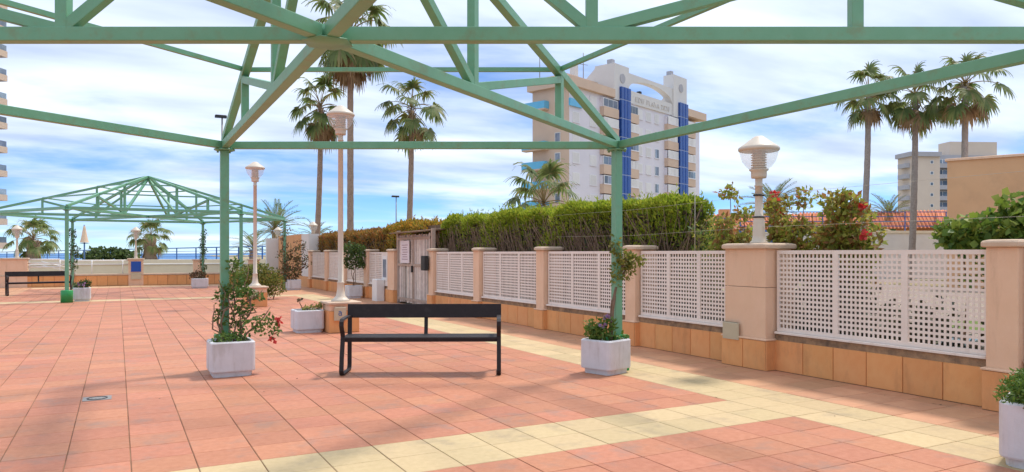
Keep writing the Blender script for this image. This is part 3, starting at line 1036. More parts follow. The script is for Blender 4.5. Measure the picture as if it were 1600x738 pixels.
# twisted stem in the right planter
st = [wiggle(rs, (.08, .0, 0), (.12, .03, .35), 6, .012), wiggle(rs, (.08, .02, 0), (.13, .06, .5), 7, .02), [(.12, .03, .33), (.15, .05, .5), (.2, .06, .66), (.26, .05, .85), (.27, .04, 1.0)],
      [(.2, .06, .66), (.3, .06, .82), (.4, .03, .95), (.5, .0, 1.03)], [(.15, .05, .5), (.24, .07, .75), (.2, .08, .95), (.18, .08, 1.15)], [(.26, .05, .85), (.34, .02, 1.05)]]
t = bushy('climber', 'sparse climber with twisted brown stem leaning on the right pergola post', 'plant', (5.22, 7.32, .37),
          [(.22, .05, .85, .1, .08, .2, 2), (.3, .04, 1.0, .12, .08, .12, 2), (.45, .02, .98, .14, .07, .08, 2), (.36, .02, .86, .1, .06, .08, 1), (.2, .06, 1.15, .07, .06, .12, 1.2)], 'vineyel', .052, 620, 6, st, 0.55)
stems_mesh([[(.08, .0, 0), (.1, .02, .2), (.12, .03, .35), (.15, .05, .5), (.2, .06, .66)], [(.10, .03, 0), (.08, .0, .18), (.13, .04, .38), (.16, .03, .55)]], .026, .016, 7).build('stem', 'twig', t)
bushy('flowering_bush', 'small leafy bush with mauve flowers at the left of the right planter', 'plant', (5.22, 7.32, .37),
      [(-.1, .0, .1, .12, .12, .1, 2), (-.16, .02, .18, .1, .1, .09, 1.3), (0, -.02, .2, .09, .09, .11, 1.2), (.15, -.05, .04, .09, .07, .06, .7)], 'fine', .055, 620, 7,
      [wiggle(rs, (-.08, 0, 0), (-.14, .02, .2), 5, .02), wiggle(rs, (-.04, 0, 0), (.02, 0, .26), 5, .02)], .5, ('flowerp', [(0, -.02, .3), (-.1, -.06, .22)], .045))
bushy('dry_plant', 'withered low plant with one red twig beside the lamp pedestal', 'plant', (3.08, 13.72, .37),
      [(.05, 0, .06, .2, .15, .05, 2), (.22, 0, .1, .08, .1, .06, 1)], 'vineyel', .06, 170, 8, [wiggle(rs, (-.05, 0, 0), (-.16, 0, .24), 6, .03), wiggle(rs, (0, 0, 0), (.1, 0, .14), 5, .02), wiggle(rs, (.1, 0, 0), (.26, 0, .15), 5, .02)], .4,
      ('vinered', [(-.15, 0, .22)], .05))
bushy('mound_plant', 'dense fine leaved green mound in the planter at the right edge', 'plant', (5.61, 2.67, .37),
      [(0, 0, .1, .33, .3, .17, 3), (-.12, -.02, .12, .22, .2, .16, 2), (.12, .05, .14, .22, .2, .15, 2)], 'fine', .034, 9000, 9, (), .35,
      ('vinered', [(-.32, -.05, .22), (-.2, -.1, .3), (-.3, .05, .12), (-.1, -.1, .31), (-.34, .0, .05)], .012))
bushy('potted_plant', 'flowering plant in the planter next to the bright green sleeve', 'plant', (-.95, 25.75, .37),
      [(0, 0, .1, .22, .2, .13, 2), (.1, 0, .18, .14, .14, .1, 1)], 'darkleaf', .07, 380, 10, (), .6, ('flowerp', [(-.1, -.15, .14), (.05, -.18, .12)], .06))
bushy('potted_plant', 'dull pinkish plant in the far planter before the sea wall', 'plant', (3.0, 33.0, .37),
      [(-.1, 0, .15, .3, .2, .2, 2)], 'vinered', .08, 420, 12, (), .6)
t = bushy('small_tree', 'small round green tree in the planter against the garden wall', 'tree', (6.72, 23.35, .37),
          [(.05, 0, .98, .30, .3, .24, 2.4), (-.12, 0, 1.22, .24, .22, .2, 1.4), (.2, 0, 1.18, .2, .2, .18, 1), (.2, 0, .72, .2, .2, .13, .9), (-.3, 0, .84, .16, .15, .13, .6), (-.12, 0, .66, .16, .15, .1, .5)], 'darkleaf', .07, 1500, 13,
          [wiggle(rs, (-.03, 0, 0), (-.12, 0, .9), 6, .03), wiggle(rs, (.03, 0, 0), (.1, 0, .9), 6, .03), wiggle(rs, (0, .03, 0), (.02, .02, .9), 6, .03)], .6, extra=('vine', .07, .3))
bushy('climber', 'sparse russet climber round the right post of the far pergola', 'plant', (6.0, 29.6, .3),
      [(-.1, 0, .35, .55, .4, .28, 2.6), (.1, 0, .75, .5, .35, .3, 1.4), (.25, 0, 1.15, .45, .3, .3, .9), (-.3, 0, 1.1, .35, .3, .25, .5), (.5, 0, .8, .3, .2, .2, .5), (.3, 0, 1.5, .3, .2, .2, .3)], 'vinered', .085, 900, 14,
      [wiggle(rs, (0, 0, 0), (.6, 0, 1.6), 6, .05), wiggle(rs, (0, 0, 0), (-.4, 0, 1.3), 6, .05), wiggle(rs, (0, 0, 0), (.2, 0, 1.5), 6, .05), wiggle(rs, (.05, 0, 0), (.7, 0, .9), 6, .05)], .6, extra=('darkleaf', .085, .35))
bushy('shrub', 'rounded yellowish green shrub behind the second lamp pedestal', 'shrub', (3.9, 24.0, 0),
      [(0, 0, .6, .62, .5, .45, 3), (-.5, 0, .55, .5, .4, .4, 2), (.35, 0, .45, .4, .4, .35, 1.5), (-.1, .1, .9, .4, .35, .22, 1)], 'vineyel', .075, 3600, 15,
      [wiggle(rs, (.2, 0, 0), (.4, 0, .6), 5, .04), wiggle(rs, (-.1, 0, 0), (-.4, 0, .6), 5, .04), wiggle(rs, (.1, 0, 0), (0, 0, .7), 5, .04), wiggle(rs, (.4, -.1, 0), (.62, 0, .5), 5, .04)], .5, extra=('darkleaf', .07, .35))


def post_vine(label, x, y, z0, z1, seed, mat='darkleaf', n=500):
    rng = np.random.default_rng(seed)
    bl = []
    k = 7
    for i in range(k):
        f = i / (k - 1)
        bl.append((rng.uniform(-.08, .1), rng.uniform(-.08, .02), z0 + (z1 - z0) * f, .13 + .05 * rng.random(), .13, (z1 - z0) / k * .7, .5 + rng.random()))
    paths = []
    for a0 in (0, 2.1, 4.2):
        paths.append([(.085 * math.cos(a0 + z * 3.0), .085 * math.sin(a0 + z * 3.0), z) for z in np.linspace(0, z1, 24)])
    bushy('post_vine', label, 'plant', (x, y, 0), bl, mat, .075, n, seed, paths, .6)


post_vine('dark ivy wrapped round the far left post of the far pergola', -1.602, 34.356, .9, 2.3, 21)
post_vine('dark ivy wrapped round the far middle post before the railing', 3.262, 34.507, .5, 2.3, 22)
post_vine('grey green ivy up the right hand post of the far pergola', 5.838, 29.987, .5, 2.4, 23, 'vinered', 260)

# ------------------------------------------------------------------ hedges behind the wall


def hedge(name, label, x0, x1, y0, y1, z0, z1, mat, low, n, size, seed, twigs=500, bare=0.45, noise=0.16):
    rng = np.random.default_rng(seed)
    t = thing(name, label, 'hedge', ((x0 + x1) / 2, (y0 + y1) / 2, 0))
    lx, ly, lz = (x1 - x0) / 2, (y1 - y0) / 2, (z1 - z0) / 2
    # surface-weighted samples of a rounded box with lumps
    u = rng.uniform(-1, 1, (n, 3))
    ax = rng.choice(3, n, p=[.42, .13, .45])
    sg = np.where(rng.random(n) < (0.72 if True else .5), -1, 1)
    sgn = np.where(ax == 2, 1, np.where(ax == 0, sg, np.where(rng.random(n) < .5, -1, 1)))
    depth = rng.exponential(0.10, n)
    for a in range(3):
        m = ax == a
        L = (lx, ly, lz)[a]
        u[m, a] = sgn[m] * (1 - np.minimum(depth[m] / L, 1.0))
    P = u * np.array([lx, ly, lz])
    ky, kz = rng.uniform(1.5, 6, 10), rng.uniform(1.5, 6, 10)
    ph = rng.uniform(0, 6.28, 10)
    lump = np.sin(P[:, 1:2] * ky + P[:, 2:3] * kz + P[:, 0:1] * 2 + ph).mean(axis=1) * 2
    P[:, 0] += np.sign(P[:, 0]) * lump * noise
    P[:, 2] += np.where(ax == 2, lump * noise * 1.1, 0)
    # round the upper edges
    P[:, 2] -= np.clip(np.abs(P[:, 0]) / lx - .6, 0, 1) ** 2 * .5 * (P[:, 2] > 0)
    P[:, 2] -= np.clip(np.abs(P[:, 1]) - (ly - .5), 0, 1) ** 2 * .5 * (P[:, 2] > 0)
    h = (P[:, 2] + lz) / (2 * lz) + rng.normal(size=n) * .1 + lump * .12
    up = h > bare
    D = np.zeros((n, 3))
    D[:, 0] = np.sign(P[:, 0]) * .4
    D[:, 2] = .9
    off = np.array([0, 0, (z0 + z1) / 2])
    link('foliage', leaf_mesh('foliage', P[up] + off, size, mat, rng, .34, 0, D[up]), t)
    # ragged shoots standing out of the clipped top
    k = n // 220
    tops = P[(ax == 2) & up]
    if len(tops) > k:
        b_ = tops[rng.choice(len(tops), k, replace=False)]
        hgt = rng.uniform(.06, .22, k)
        f = rng.uniform(0, 1, (k, 12))
        tilt = rng.normal(size=(k, 1, 2)) * .25
        sp = np.repeat(b_[:, None, :], 12, axis=1)
        sp[:, :, 2] += f * hgt[:, None]
        sp[:, :, :2] += tilt * (f * hgt[:, None])[:, :, None]
        sp = sp.reshape(-1, 3)
        dd = np.zeros_like(sp)
        dd[:, 2] = 1.0
        link('shoots', leaf_mesh('shoots', sp + off, size * .8, mat, rng, .3, 0, dd), t)
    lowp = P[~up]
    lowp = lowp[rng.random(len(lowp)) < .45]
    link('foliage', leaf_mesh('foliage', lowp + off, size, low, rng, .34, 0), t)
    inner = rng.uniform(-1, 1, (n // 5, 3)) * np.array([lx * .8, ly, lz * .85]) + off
    link('foliage', leaf_mesh('foliage', inner, size * 1.8, 'shadeleaf', rng, .6), t)  # dark inner leaves stand in for the shade inside the hedge
    tw = []
    for k in range(twigs):
        yb = rng.uniform(-ly, ly)
        xb = rng.uniform(-lx * .8, lx * .3)
        hh = rng.uniform(.5, .95) * 2 * lz
        tw.append([(xb, yb, z0), (xb + rng.normal() * .1 - .1, yb + rng.normal() * .18, z0 + hh * .5), (xb + rng.normal() * .15 - .12, yb + rng.normal() * .32, z0 + hh)])
    o = stems_mesh(tw, .013, .004, 4).build('branches', 'twig', t)
    o['kind'] = 'stuff'
    return t


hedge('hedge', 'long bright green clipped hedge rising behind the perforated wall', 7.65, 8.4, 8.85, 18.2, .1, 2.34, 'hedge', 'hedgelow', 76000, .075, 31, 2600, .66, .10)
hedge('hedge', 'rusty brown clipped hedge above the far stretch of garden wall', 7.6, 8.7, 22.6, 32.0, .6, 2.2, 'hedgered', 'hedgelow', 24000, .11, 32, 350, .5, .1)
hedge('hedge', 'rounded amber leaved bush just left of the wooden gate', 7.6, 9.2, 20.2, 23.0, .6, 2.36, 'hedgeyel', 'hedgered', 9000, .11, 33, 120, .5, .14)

# flowering shrubs behind the nearest panels
rf_ = np.random.default_rng(44)


def hibiscus(label, x, y, seed, h, mats, flowers, n=420, spread=.4):
    rng = np.random.default_rng(seed)
    bl, stm = [], []
    for k in range(7):
        tx, ty, tz = rng.normal() * spread * .4, rng.uniform(-spread, spread), h * rng.uniform(.55, 1.0)
        stm.append(wiggle(rng, (rng.normal() * .08, rng.normal() * .1, .3), (tx, ty, tz), 6, .06))
        for f in (.62, .8, 1.0):
            bl.append((tx * f, ty * f, .3 + (tz - .3) * f, .13, .15, .12, 1))
    bl.append((0, 0, h * .62, .25, spread * .9, .26, 6))
    return bushy('flowering_shrub', label, 'shrub', (x, y, 0), bl, mats[0], .08, n * 3, seed, stm, .5, ('flower', flowers, .06) if flowers else None, 'flowering shrubs behind the wall', (mats[1], .08, .45), .1)


hibiscus('pale leaved shrub just right of the green hedge end', 7.85, 8.35, 51, 1.95, ('hib', 'vine'), [], 420, .35)
hibiscus('tall bronze tipped shrub to the left of the cream wall lantern', 7.75, 7.75, 52, 2.38, ('hib', 'hibred'), [], 620, .4)
hibiscus('leafy shrub with red flowers just right of the cream wall lantern', 7.75, 6.75, 53, 2.3, ('hib', 'hibred'), [(-.1, .16, 2.22), (-.08, .1, 2.0)], 700, .36)
hibiscus('bushy yellow green shrub behind the middle of the nearest panel', 7.75, 6.25, 54, 2.34, ('hib', 'hibred'), [(0, -.1, 2.05)], 760, .36)
hibiscus('bronze shrub with red blooms in front of the bare palm trunk', 7.75, 5.85, 55, 2.3, ('hib', 'hibred'), [(-.1, -.24, 1.98), (-.1, -.26, 1.66)], 640, .3)
sg = bushy('broadleaf_shrub', 'glossy round leaved shrub spilling over the wall at the right edge', 'shrub', (7.72, 3.75, 0),
           [(0, .5, 1.64, .25, .35, .18, 2.4), (0, 0, 1.70, .28, .35, .22, 2.8), (0, -.5, 1.66, .28, .4, .22, 2.4), (-.05, .8, 1.64, .15, .2, .16, 1), (0, .2, 1.92, .1, .25, .1, .6), (0, 0, 1.3, .3, .8, .3, 2)],
           'broad', .085, 2000, 56, [wiggle(rf_, (0, y, .2), (0, y + .1, 1.8), 5, .05) for y in (-.5, -.2, .1, .4, .6)], .9, None, 'flowering shrubs behind the wall', ('vine', .085, .3), .1)
# boundary wires carried past the lantern and the hedge
for k, z in enumerate((1.78, 1.9 + .29)):
    lab = ('lower', 'upper')[k]
    tag(MB().tube([(7.24, 3.5, z), (7.24, 6.75, z), (7.27, 9.4, z - .05), (7.4, 12.0, z - .02)], .0017, 5).build('wire', 'wire'), lab + ' thin boundary wire strung past the wall lantern', 'wire', 'boundary wires')
tag(MB().tube([(7.3, 8.05, 1.4), (7.3, 8.05, 2.32)], .005, 6).build('wire_stake', 'wire'), 'thin stake holding the wires before the hedge end', 'stake')

# ------------------------------------------------------------------ far wall, promenade, railings
FY = 37.0
sw = thing('far_wall', 'low orange wall closing the far side of the plaza', 'wall')
MB().box(-14, 7.2, FY, FY + .3, 0, .47).build('wall_body', 'grout', sw)
n = 53
w_ = 21.2 / n
me = MB().add([(.004, 0, .004), (w_ - .004, 0, .004), (w_ - .004, 0, .456), (.004, 0, .456), (.01, -.014, .01), (w_ - .01, -.014, .01), (w_ - .01, -.014, .45), (.01, -.014, .45)],
              [(4, 5, 6, 7), (0, 1, 5, 4), (1, 2, 6, 5), (2, 3, 7, 6), (3, 0, 4, 7)]).mesh('tile', 'clad')
for k in range(n):
    link('tile', me, sw, (-14 + k * w_, FY, .006))
MB().cbox(-14, 7.2, FY - .04, FY + .36, .471, .54, .01).build('ledge', 'cap', sw)
for x0, x1, z in ((-5.6, -3.36, 1.25), (0.42, 1.02, 1.22), (3.1, 3.46, 1.17), (5.55, 6.02, 1.17)):
    p = MB().box(x0, x1, FY - .03, FY + .4, 0, z - .06).build('pillar', 'stucco', sw)
    MB().cbox(x0 - .05, x1 + .05, FY - .08, FY + .45, z - .06, z, .015).build('cap', 'cap', p)
tag(MB().cbox(.52, .92, FY - .06, FY - .032, .62, 1.08, .008).build('blue_sign', 'bluesign'), 'blue square panel on the far lantern pillar', 'sign')
tag(MB().cbox(.52, .92, FY - .09, FY - .016, .28, .56, .01).build('junction_box', 'box'), 'beige junction box below the blue panel', 'box')
rl = thing('white_handrail', 'white tubular handrail of the ramp beside the far left pillar', 'railing', (0, FY + .15, 0))
for z in (.86, 1.02, 1.18):
    MB().tube([(-3.36, 0, z), (-2.2, 0, z)], .03, 8).build('rail', 'white', rl)
for z in (.96, 1.12):
    MB().tube([(-2.2, 0.05, z), (.42, 0.05, z)], .025, 8).build('rail', 'white', rl)
for x in (-3.3, -2.2, -1.0, .2):
    MB().tube([(x, 0, .54), (x, 0, 1.18 if x < -2 else 1.12)], .022, 8).build('rail_post', 'white', rl)
for dz in (0, .16):
    MB().tube([(-2.9, .2, 1.1 - dz), (-1.6, .2, .72 - dz)], .022, 8).build('stair_rail', 'white', rl)
rw = thing('retaining_wall', 'long cream retaining wall below the promenade', 'wall')
MB().box(-40, 6.6, 40.4, 40.7, 0, .88).build('wall_body', 'cream', rw)
MB().cbox(-40, 6.62, 40.35, 40.75, .881, .94, .012).build('coping', 'whiter', rw)
PZ = lambda y: 1.06 - .007 * (y - 50)
pts = [(-60, 42.2), (9.3, 42.2), (12.5, 50.3), (-11.3, 106), (-60, 106)]
pr = MB().add([(x, y, PZ(y)) for x, y in pts] + [(x, y, -.1) for x, y in pts], [(0, 1, 2, 3, 4)] + [(a, a + 5, (a + 1) % 5 + 5, (a + 1) % 5) for a in range(5)])
struct('promenade', pr, 'cream')
rd = MB().add([(x, y, PZ(y) + .006) for x, y in ((-60, 45), (9.6, 45), (10.4, 48.2), (-60, 48.2))], [(0, 1, 2, 3)])
struct('road', rd, 'asphalt')
br = thing('promenade_railing', 'long blue metal railing along the promenade above the sea', 'railing')
A_, B_ = Vector((11.3, 48.0)), Vector((-12.4, 104.6))
Lr = (B_ - A_).length
nr = 20


def rp_(f, z):
    q = A_ + (B_ - A_) * f
    return (q.x, q.y, PZ(q.y) + z)


for k in range(nr + 1):
    MB().bar(rp_(k / nr, 0), rp_(k / nr, .86), .09, .09, (1, 0, 0)).build('railing_post', 'blue', br)
MB().bar(rp_(0, .9), rp_(1, .9), .08, .08).build('top_rail', 'blue', br)
for z in (.2, .42, .64):
    MB().bar(rp_(0, z), rp_(1, z), .035, .035).build('rail', 'blue', br)
tag(MB().box(6.62, 7.5, 38.5, 38.8, 0, 2.2).build('white_wall', 'whiter'), 'white rendered wall panel beyond the plaza corner', 'wall')
tag(MB().box(7.18, 7.5, 33.05, 38.4, 0, 2.3).build('orange_wall', 'orange'), 'tall plain orange wall closing the far right corner', 'wall')
wp = thing('white_pier', 'white pier between the garden wall and the tall orange wall', 'wall', (7.35, 32.3, 0))
MB().box(-.2, .25, -.7, .7, .45, 2.28).build('shaft', 'whiter', wp)
MB().box(-.22, .26, -.72, .72, 0, .449).build('base', 'orange', wp)

# small things on the plaza
dr = thing('drain_cover', 'round metal drain cover set in the red tiles at left', 'drain cover', (-.18, 8.39, .0))
dr.scale = (.74, .74, 1)
MB().box(-.17, .17, -.15, .15, .001, .004).build('plate', 'steel', dr)
MB().lathe([(.125, .005), (.125, .008), (.105, .008), (.105, .005)], 24).build('ring', 'dark', dr)
for k in range(4):
    MB().box(-.07 + k * .045, -.05 + k * .045, -.03, .03, .005, .007).build('slot', 'steel', dr)

# ------------------------------------------------------------------ palms


def fan_frond(seed, el, pet=1.2, rad=.8, nseg=22, droop=.5, dead=False):
    """petiole leaving at elevation el, ending in a fan of hanging segments; gravity along -Z"""
    rng = random.Random(seed)
    pts = [Vector((0, 0, 0))]
    e = el
    for i in range(6):
        pts.append(pts[-1] + Vector((math.cos(e), 0, math.sin(e))) * pet / 6)
        e -= R(9) * max(.15, math.cos(e))
    mb = MB().tube(pts, [.024, .022, .02, .017, .014, .012, .01], 5)
    nf_p = len(mb.f)
    tip = pts[-1]
    D = Vector((math.cos(e), 0, math.sin(e)))
    S = Vector((0, 1, 0))
    U = S.cross(D) * -1
    tw = rng.uniform(-.4, .4)
    S = (S * math.cos(tw) + U * math.sin(tw)).normalized()
    for k in range(nseg):
        a = R(-118 + 236 * k / (nseg - 1) + rng.uniform(-4, 4))
        L = rad * (.66 + .34 * math.cos(a * .55)) * rng.uniform(.8, 1.1)
        d = D * math.cos(a) + S * math.sin(a)
        sd = (S * math.cos(a) - D * math.sin(a))
        kd = droop * rng.uniform(.6, 1.4)
        c = tip.copy()
        dirv = d.copy()
        w = .046 * rad / .8
        rows = []
        for i, ww in enumerate((.3, .95, 1.0, .8, .45, .1)):
            rows.append((c - sd * w * ww, c + sd * w * ww + Vector((0, 0, .015))))
            g = kd * (.06 if i < 2 else .85)
            dirv = (dirv + Vector((0, 0, -g))).normalized()
            c = c + dirv * (L / 5)
        vs_ = [p for r_ in rows for p in r_]
        mb.add(vs_, [(2 * i, 2 * i + 1, 2 * i + 3, 2 * i + 2) for i in range(len(rows) - 1)])
    me = mb.mesh('frond', 'petiole')
    me.materials.append(M['palmdead' if dead else 'palm'])
    idx = np.ones(len(me.polygons), dtype=np.int32)
    idx[:nf_p] = 0
    me.polygons.foreach_set('material_index', idx)
    return me


def feather_frond(seed, L=2.2, n=26):
    rng = random.Random(seed)
    pts = []
    for i in range(9):
        f = i / 8
        pts.append(Vector((L * f * (1 - .12 * f), 0, .22 * L * f - .5 * L * f * f)))
    mb = MB().tube(pts, [.03 - .003 * i for i in range(9)], 5)
    nf_p = len(mb.f)
    for k in range(n):
        f = .12 + .88 * k / n
        i = min(7, int(f * 8))
        c = pts[i].lerp(pts[i + 1], f * 8 - i)
        for s in (-1, 1):
            l = .42 * (1 - .55 * abs(f - .45) * 1.5) * rng.uniform(.85, 1.1)
            e = c + Vector((l * .65, s * l * .7, -.1 * l + rng.uniform(-.05, .05)))
            m = c.lerp(e, .5) + Vector((0, 0, .03))
            mb.add([c, m + Vector((.022, 0, 0)), e, m - Vector((.022, 0, 0))], [(0, 1, 2, 3)])
    me = mb.mesh('frond', 'petiole')
    me.materials.append(M['palm'])
    idx = np.ones(len(me.polygons), dtype=np.int32)
    idx[:nf_p] = 0
    me.polygons.foreach_set('material_index', idx)
    return me


FG = {}
for q_ in range(-45, 91, 15):
    FG[q_] = [fan_frond(q_ + 100 + v_, R(q_), 1.15 if q_ < 60 else .95, .8, 22, .55) for v_ in (0, 7)]
FD = [fan_frond(s_ + 10, R(q_), .9, .85, 18, .9, True) for s_, q_ in ((1, -30), (2, -50), (3, -65))]
FF = [feather_frond(s) for s in (1, 2)]


def palm(label, base, top, r0, r1, seed, scale=1.0, n=30, dead=7, kind='fan', trunk='trunk', lean=(0, 0), group='palm trees', rag=1.0, sweep=122):
    rng = random.Random(seed)
    t = thing('palm_tree', label, 'palm tree', base, 0, group)
    h = top
    path, rad = [], []
    k = max(8, int(h * 3.2))
    for i in range(k + 1):
        f = i / k
        path.append((lean[0] * (1 - (1 - f) ** 2), lean[1] * (1 - (1 - f) ** 2), h * f))
        rad.append((r0 + (r1 - r0) * f) * (1 + rag * (.035 if i % 2 else -.025)) * (1.25 if f < .03 else 1))
    MB().tube(path, rad, 12).build('trunk', trunk, t)
    # ragged boots under the crown
    bt = MB()
    for i in range(26):
        a = rng.uniform(0, 6.28)
        z = h - rng.uniform(-.1, .75) * scale
        d = Vector((math.cos(a), math.sin(a), 0))
        c = Vector((lean[0], lean[1], z))
        bt.bar(c + d * r1 * .7, c + d * (r1 + .10 * scale) + Vector((0, 0, .22 * scale)), .05 * scale, .02)
    o = bt.build('leaf_bases', trunk, t)
    c = Vector((lean[0], lean[1], h))
    for i in range(n + dead):
        isd = i >= n
        az = i * 2.39996 + rng.uniform(-.25, .25)
        if kind == 'feather':
            el = R(78 - 95 * (i / n)) + rng.uniform(-.1, .1)
            me = rng.choice(FF)
            s = scale * rng.uniform(.85, 1.05)
        elif isd:
            el = 0
            me = rng.choice(FD)
            s = scale * rng.uniform(.8, 1.05)
        else:
            f = i / max(1, n - 1)
            q_ = 84 - sweep * f ** .9 + rng.uniform(-8, 8)
            q_ = max(-45, min(90, int(round(q_ / 15.0)) * 15))
            el = 0
            me = rng.choice(FG[q_])
            s = scale * rng.uniform(.82, 1.1)
        z = .12 * scale - (.45 * scale * max(0, i - n * .4) / (n + dead))
        link('frond', me, t, c + Vector((0, 0, z)), (rng.uniform(-.5, .5) if kind == 'feather' else 0, -el, az), (s, s, s))
    return t


palm('tall fan palm on the left of the pair behind the near lamp post', (9.43, 40.34, 0), 9.3, .17, .13, 61, 1.25, 22, 8, lean=(.35, 0))
palm('tallest fan palm, its crown behind the pergola hub', (10.62, 37.5, 0), 12.7, .18, .15, 62, 1.62, 28, 18)
palm('fan palm standing alone between the lamp post and the apartment block', (13.8, 37.8, 0), 9.2, .17, .13, 63, 1.32, 22, 2, lean=(.25, -.1))
palm('slim fan palm leftmost of the three on the right', (33.7, 24.9, 0), 9.6, .17, .13, 64, 1.12, 20, 4, trunk='trunkg', lean=(.55, -.1))
palm('fan palm in the middle of the three on the right', (36.0, 23.65, 0), 9.5, .17, .13, 65, 1.2, 22, 8, trunk='trunkg', lean=(.25, -.1))
palm('fan palm rightmost of the three, above the tan building', (36.4, 21.28, 0), 9.6, .17, .13, 66, 1.25, 20, 4, trunk='trunkg', lean=(.2, -.05))
palm('short stout fan palm poking up behind the green hedge', (13.29, 22.37, 0), 3.1, .3, .25, 67, 1.1, 24, 2, rag=2)
palm('short thick fan palm on the promenade at the far left', (-4.86, 57.08, .95), 1.35, .42, .36, 68, 1.05, 28, 1, rag=2.5, sweep=98)
palm('short thick fan palm behind the far lantern with the blue panel', (1.95, 55.73, .95), 1.5, .42, .36, 69, .98, 26, 2, rag=2.5, sweep=102)
palm('dark feathery palm beyond the white wall at the far corner', (10.6, 58.0, .5), 2.6, .3, .25, 70, 1.3, 30, 0, 'feather')
palm('small feathery palm right beside the dark one past the white wall', (14.2, 60.0, .5), 2.0, .3, .25, 71, .9, 26, 0, 'feather')
palm('low feathery palm behind the railing just left of the white wall', (8.6, 55.5, .5), 1.2, .3, .25, 76, .85, 24, 0, 'feather')
palm('dark feathery date palm directly behind the wall lantern', (35.37, 32.09, 0), 4.0, .3, .25, 72, 1.05, 40, 0, 'feather')
palm('distant feathery palm behind the slim right hand trunk', (56.5, 39.0, 0), 4.2, .3, .25, 73, 1.2, 34, 0, 'feather')
palm('low fan palm tips showing over the left end of the green hedge', (12.5, 24.6, 0), 2.1, .25, .2, 74, .7, 22, 0)

rb = np.random.default_rng(77)
bushy('shrub', 'low dark bush behind the promenade railing next to the closed parasol', 'shrub', (-.4, 66.0, .9),
      [(0, 0, .5, 2.0, .8, .5, 3), (-1.2, 0, .3, 1.0, .8, .3, 1), (1.0, 0, .35, .9, .8, .35, 1)], 'darkleaf', .28, 1500, 78, (), .6)
bushy('shrub', 'dark green tree mass beyond the blue railings on the right', 'shrub', (44.0, 33.5, 0),
      [(0, 0, 1.9, 2.2, 2.0, 1.5, 3), (2.2, -1.5, 1.7, 1.8, 1.5, 1.3, 2)], 'darkleaf', .35, 2200, 79, (), .6)
# parasol
pa = thing('parasol', 'closed pale parasol on a blue pole near the promenade railing', 'parasol', (-1.92, 55.5, 1.0))
MB().tube([(0, 0, 0), (0, 0, 2.3)], .045, 8).build('pole', 'blue', pa)
MB().lathe([(.27, 1.15), (.22, 1.3), (.16, 1.6), (.08, 2.1), (.03, 2.3)], 8).build('canopy', 'cap', pa)
MB().lathe([(.32, 1.08), (.14, 1.12)], 8).build('valance', 'dark', pa)

# street lights
for lab, x, y, h in (('tall dark street light beyond the left pergola post', 7.51, 64.06, 12.5), ('distant grey street light seen left of the lone palm', 30.05, 86.01, 8.3)):
    t = thing('street_light', lab, 'street light', (x, y, 0))
    MB().tube([(0, 0, 0), (0, 0, h)], [.11, .06], 8).build('pole', 'steel', t)
    MB().cbox(-.55, .35, -.2, .2, h, h + .22, .04).build('head', 'dark', t)

# ------------------------------------------------------------------ apartment block with blue strips
fang = math.atan2(13.06, 33.54)
ab = thing('apartment_block', 'tall apartment block with two blue stripes and an arched crown', 'building', (58.262, 88.125, 0), fang)
UL, UR, DP, ZT = -2.5, 37.7, 6.6, 25.0
FH = 2.88
MB().box(UL, UR, 0, DP, -1, ZT).build('wall', 'lilac', ab)
MB().box(UL - .03, UL - .005, .01, DP, -1, ZT).build('side_wall', 'btan', ab)
ro = MB().box(UL - .7, 8.3, -.75, DP + .5, ZT, ZT + 1.25).build('roof_slab', 'btan', ab)
MB().box(31.6, UR + 1.3, -.75, DP + .5, ZT + .6, ZT + 1.9).build('roof_slab', 'btan', ab)
MB().box(12.5, 28.5, -.3, DP, ZT, ZT + 1.95).build('sign_parapet', 'btower', ab)
MB().box(UL + 2.5, 8, 2.2, DP - .6, ZT + 1.25, ZT + 2.6).build('penthouse', 'btan', ro)
for x in (3.0, 14.5):
    MB().box(x, x + .9, 3, 3.9, ZT + 1.2, ZT + 4.6).build('chimney', 'btower', ab)
MB().box(19.2, 19.8, 1.5, 2.1, ZT + 1.9, ZT + 3.1).build('vent', 'dark', ab)
for u0, u1, zt in ((8.3, 12.5, 30.3), (26.9, 31.7, 32.0)):
    dpt = 3.0 if u0 < 20 else 1.4
    sl_, be = (zt - .4, dpt + 6) if u0 < 20 else (ZT + 3.2, dpt + 4)
    tw = MB().box(u0, u1, -.55, dpt, ZT - .2, zt).build('tower', 'btower', ab)
    MB().tube([((u0 + u1) / 2 + .2, -.56, zt - 2.0), ((u0 + u1) / 2 + .2, -.64, zt - 2.0)], .72, 20).build('roundel', 'bgrey', tw)
    MB().box(u0 + .5, u0 + 1.3, .2, 1.1, zt, zt + .8).build('chimney', 'bgrey', tw)
    MB().add([(u0 - .02, dpt, ZT), (u0 - .02, be, ZT), (u0 - .02, dpt, sl_), (u1 + .02, dpt, ZT), (u1 + .02, be, ZT), (u1 + .02, dpt, sl_)],
             [(0, 2, 1), (3, 4, 5), (1, 2, 5, 4), (0, 1, 4, 3), (0, 3, 5, 2)]).build('buttress', 'btower', tw)
# arch between the towers
arc = MB()
N = 18
for side, y in ((0, -.35), (1, .8)):
    pass
vs_, fs = [], []
for k in range(N + 1):
    u_ = 12.5 + (26.9 - 12.5) * k / N
    f = (k / N - .5) * 2
    zb = ZT + 1.95 + 2.0 * math.sqrt(max(0, 1 - f * f)) * 1.0
    ztp = 29.6
    for y in (-.35, .8):
        vs_ += [(u_, y, zb), (u_, y, ztp)]
for k in range(N):
    a, b = 4 * k, 4 * (k + 1)
    fs += [(a, b, b + 1, a + 1), (a + 2, a + 3, b + 3, b + 2), (a, a + 2, b + 2, b), (a + 1, b + 1, b + 3, a + 3)]
MB().add(vs_, fs).build('arch', 'btower', ab)
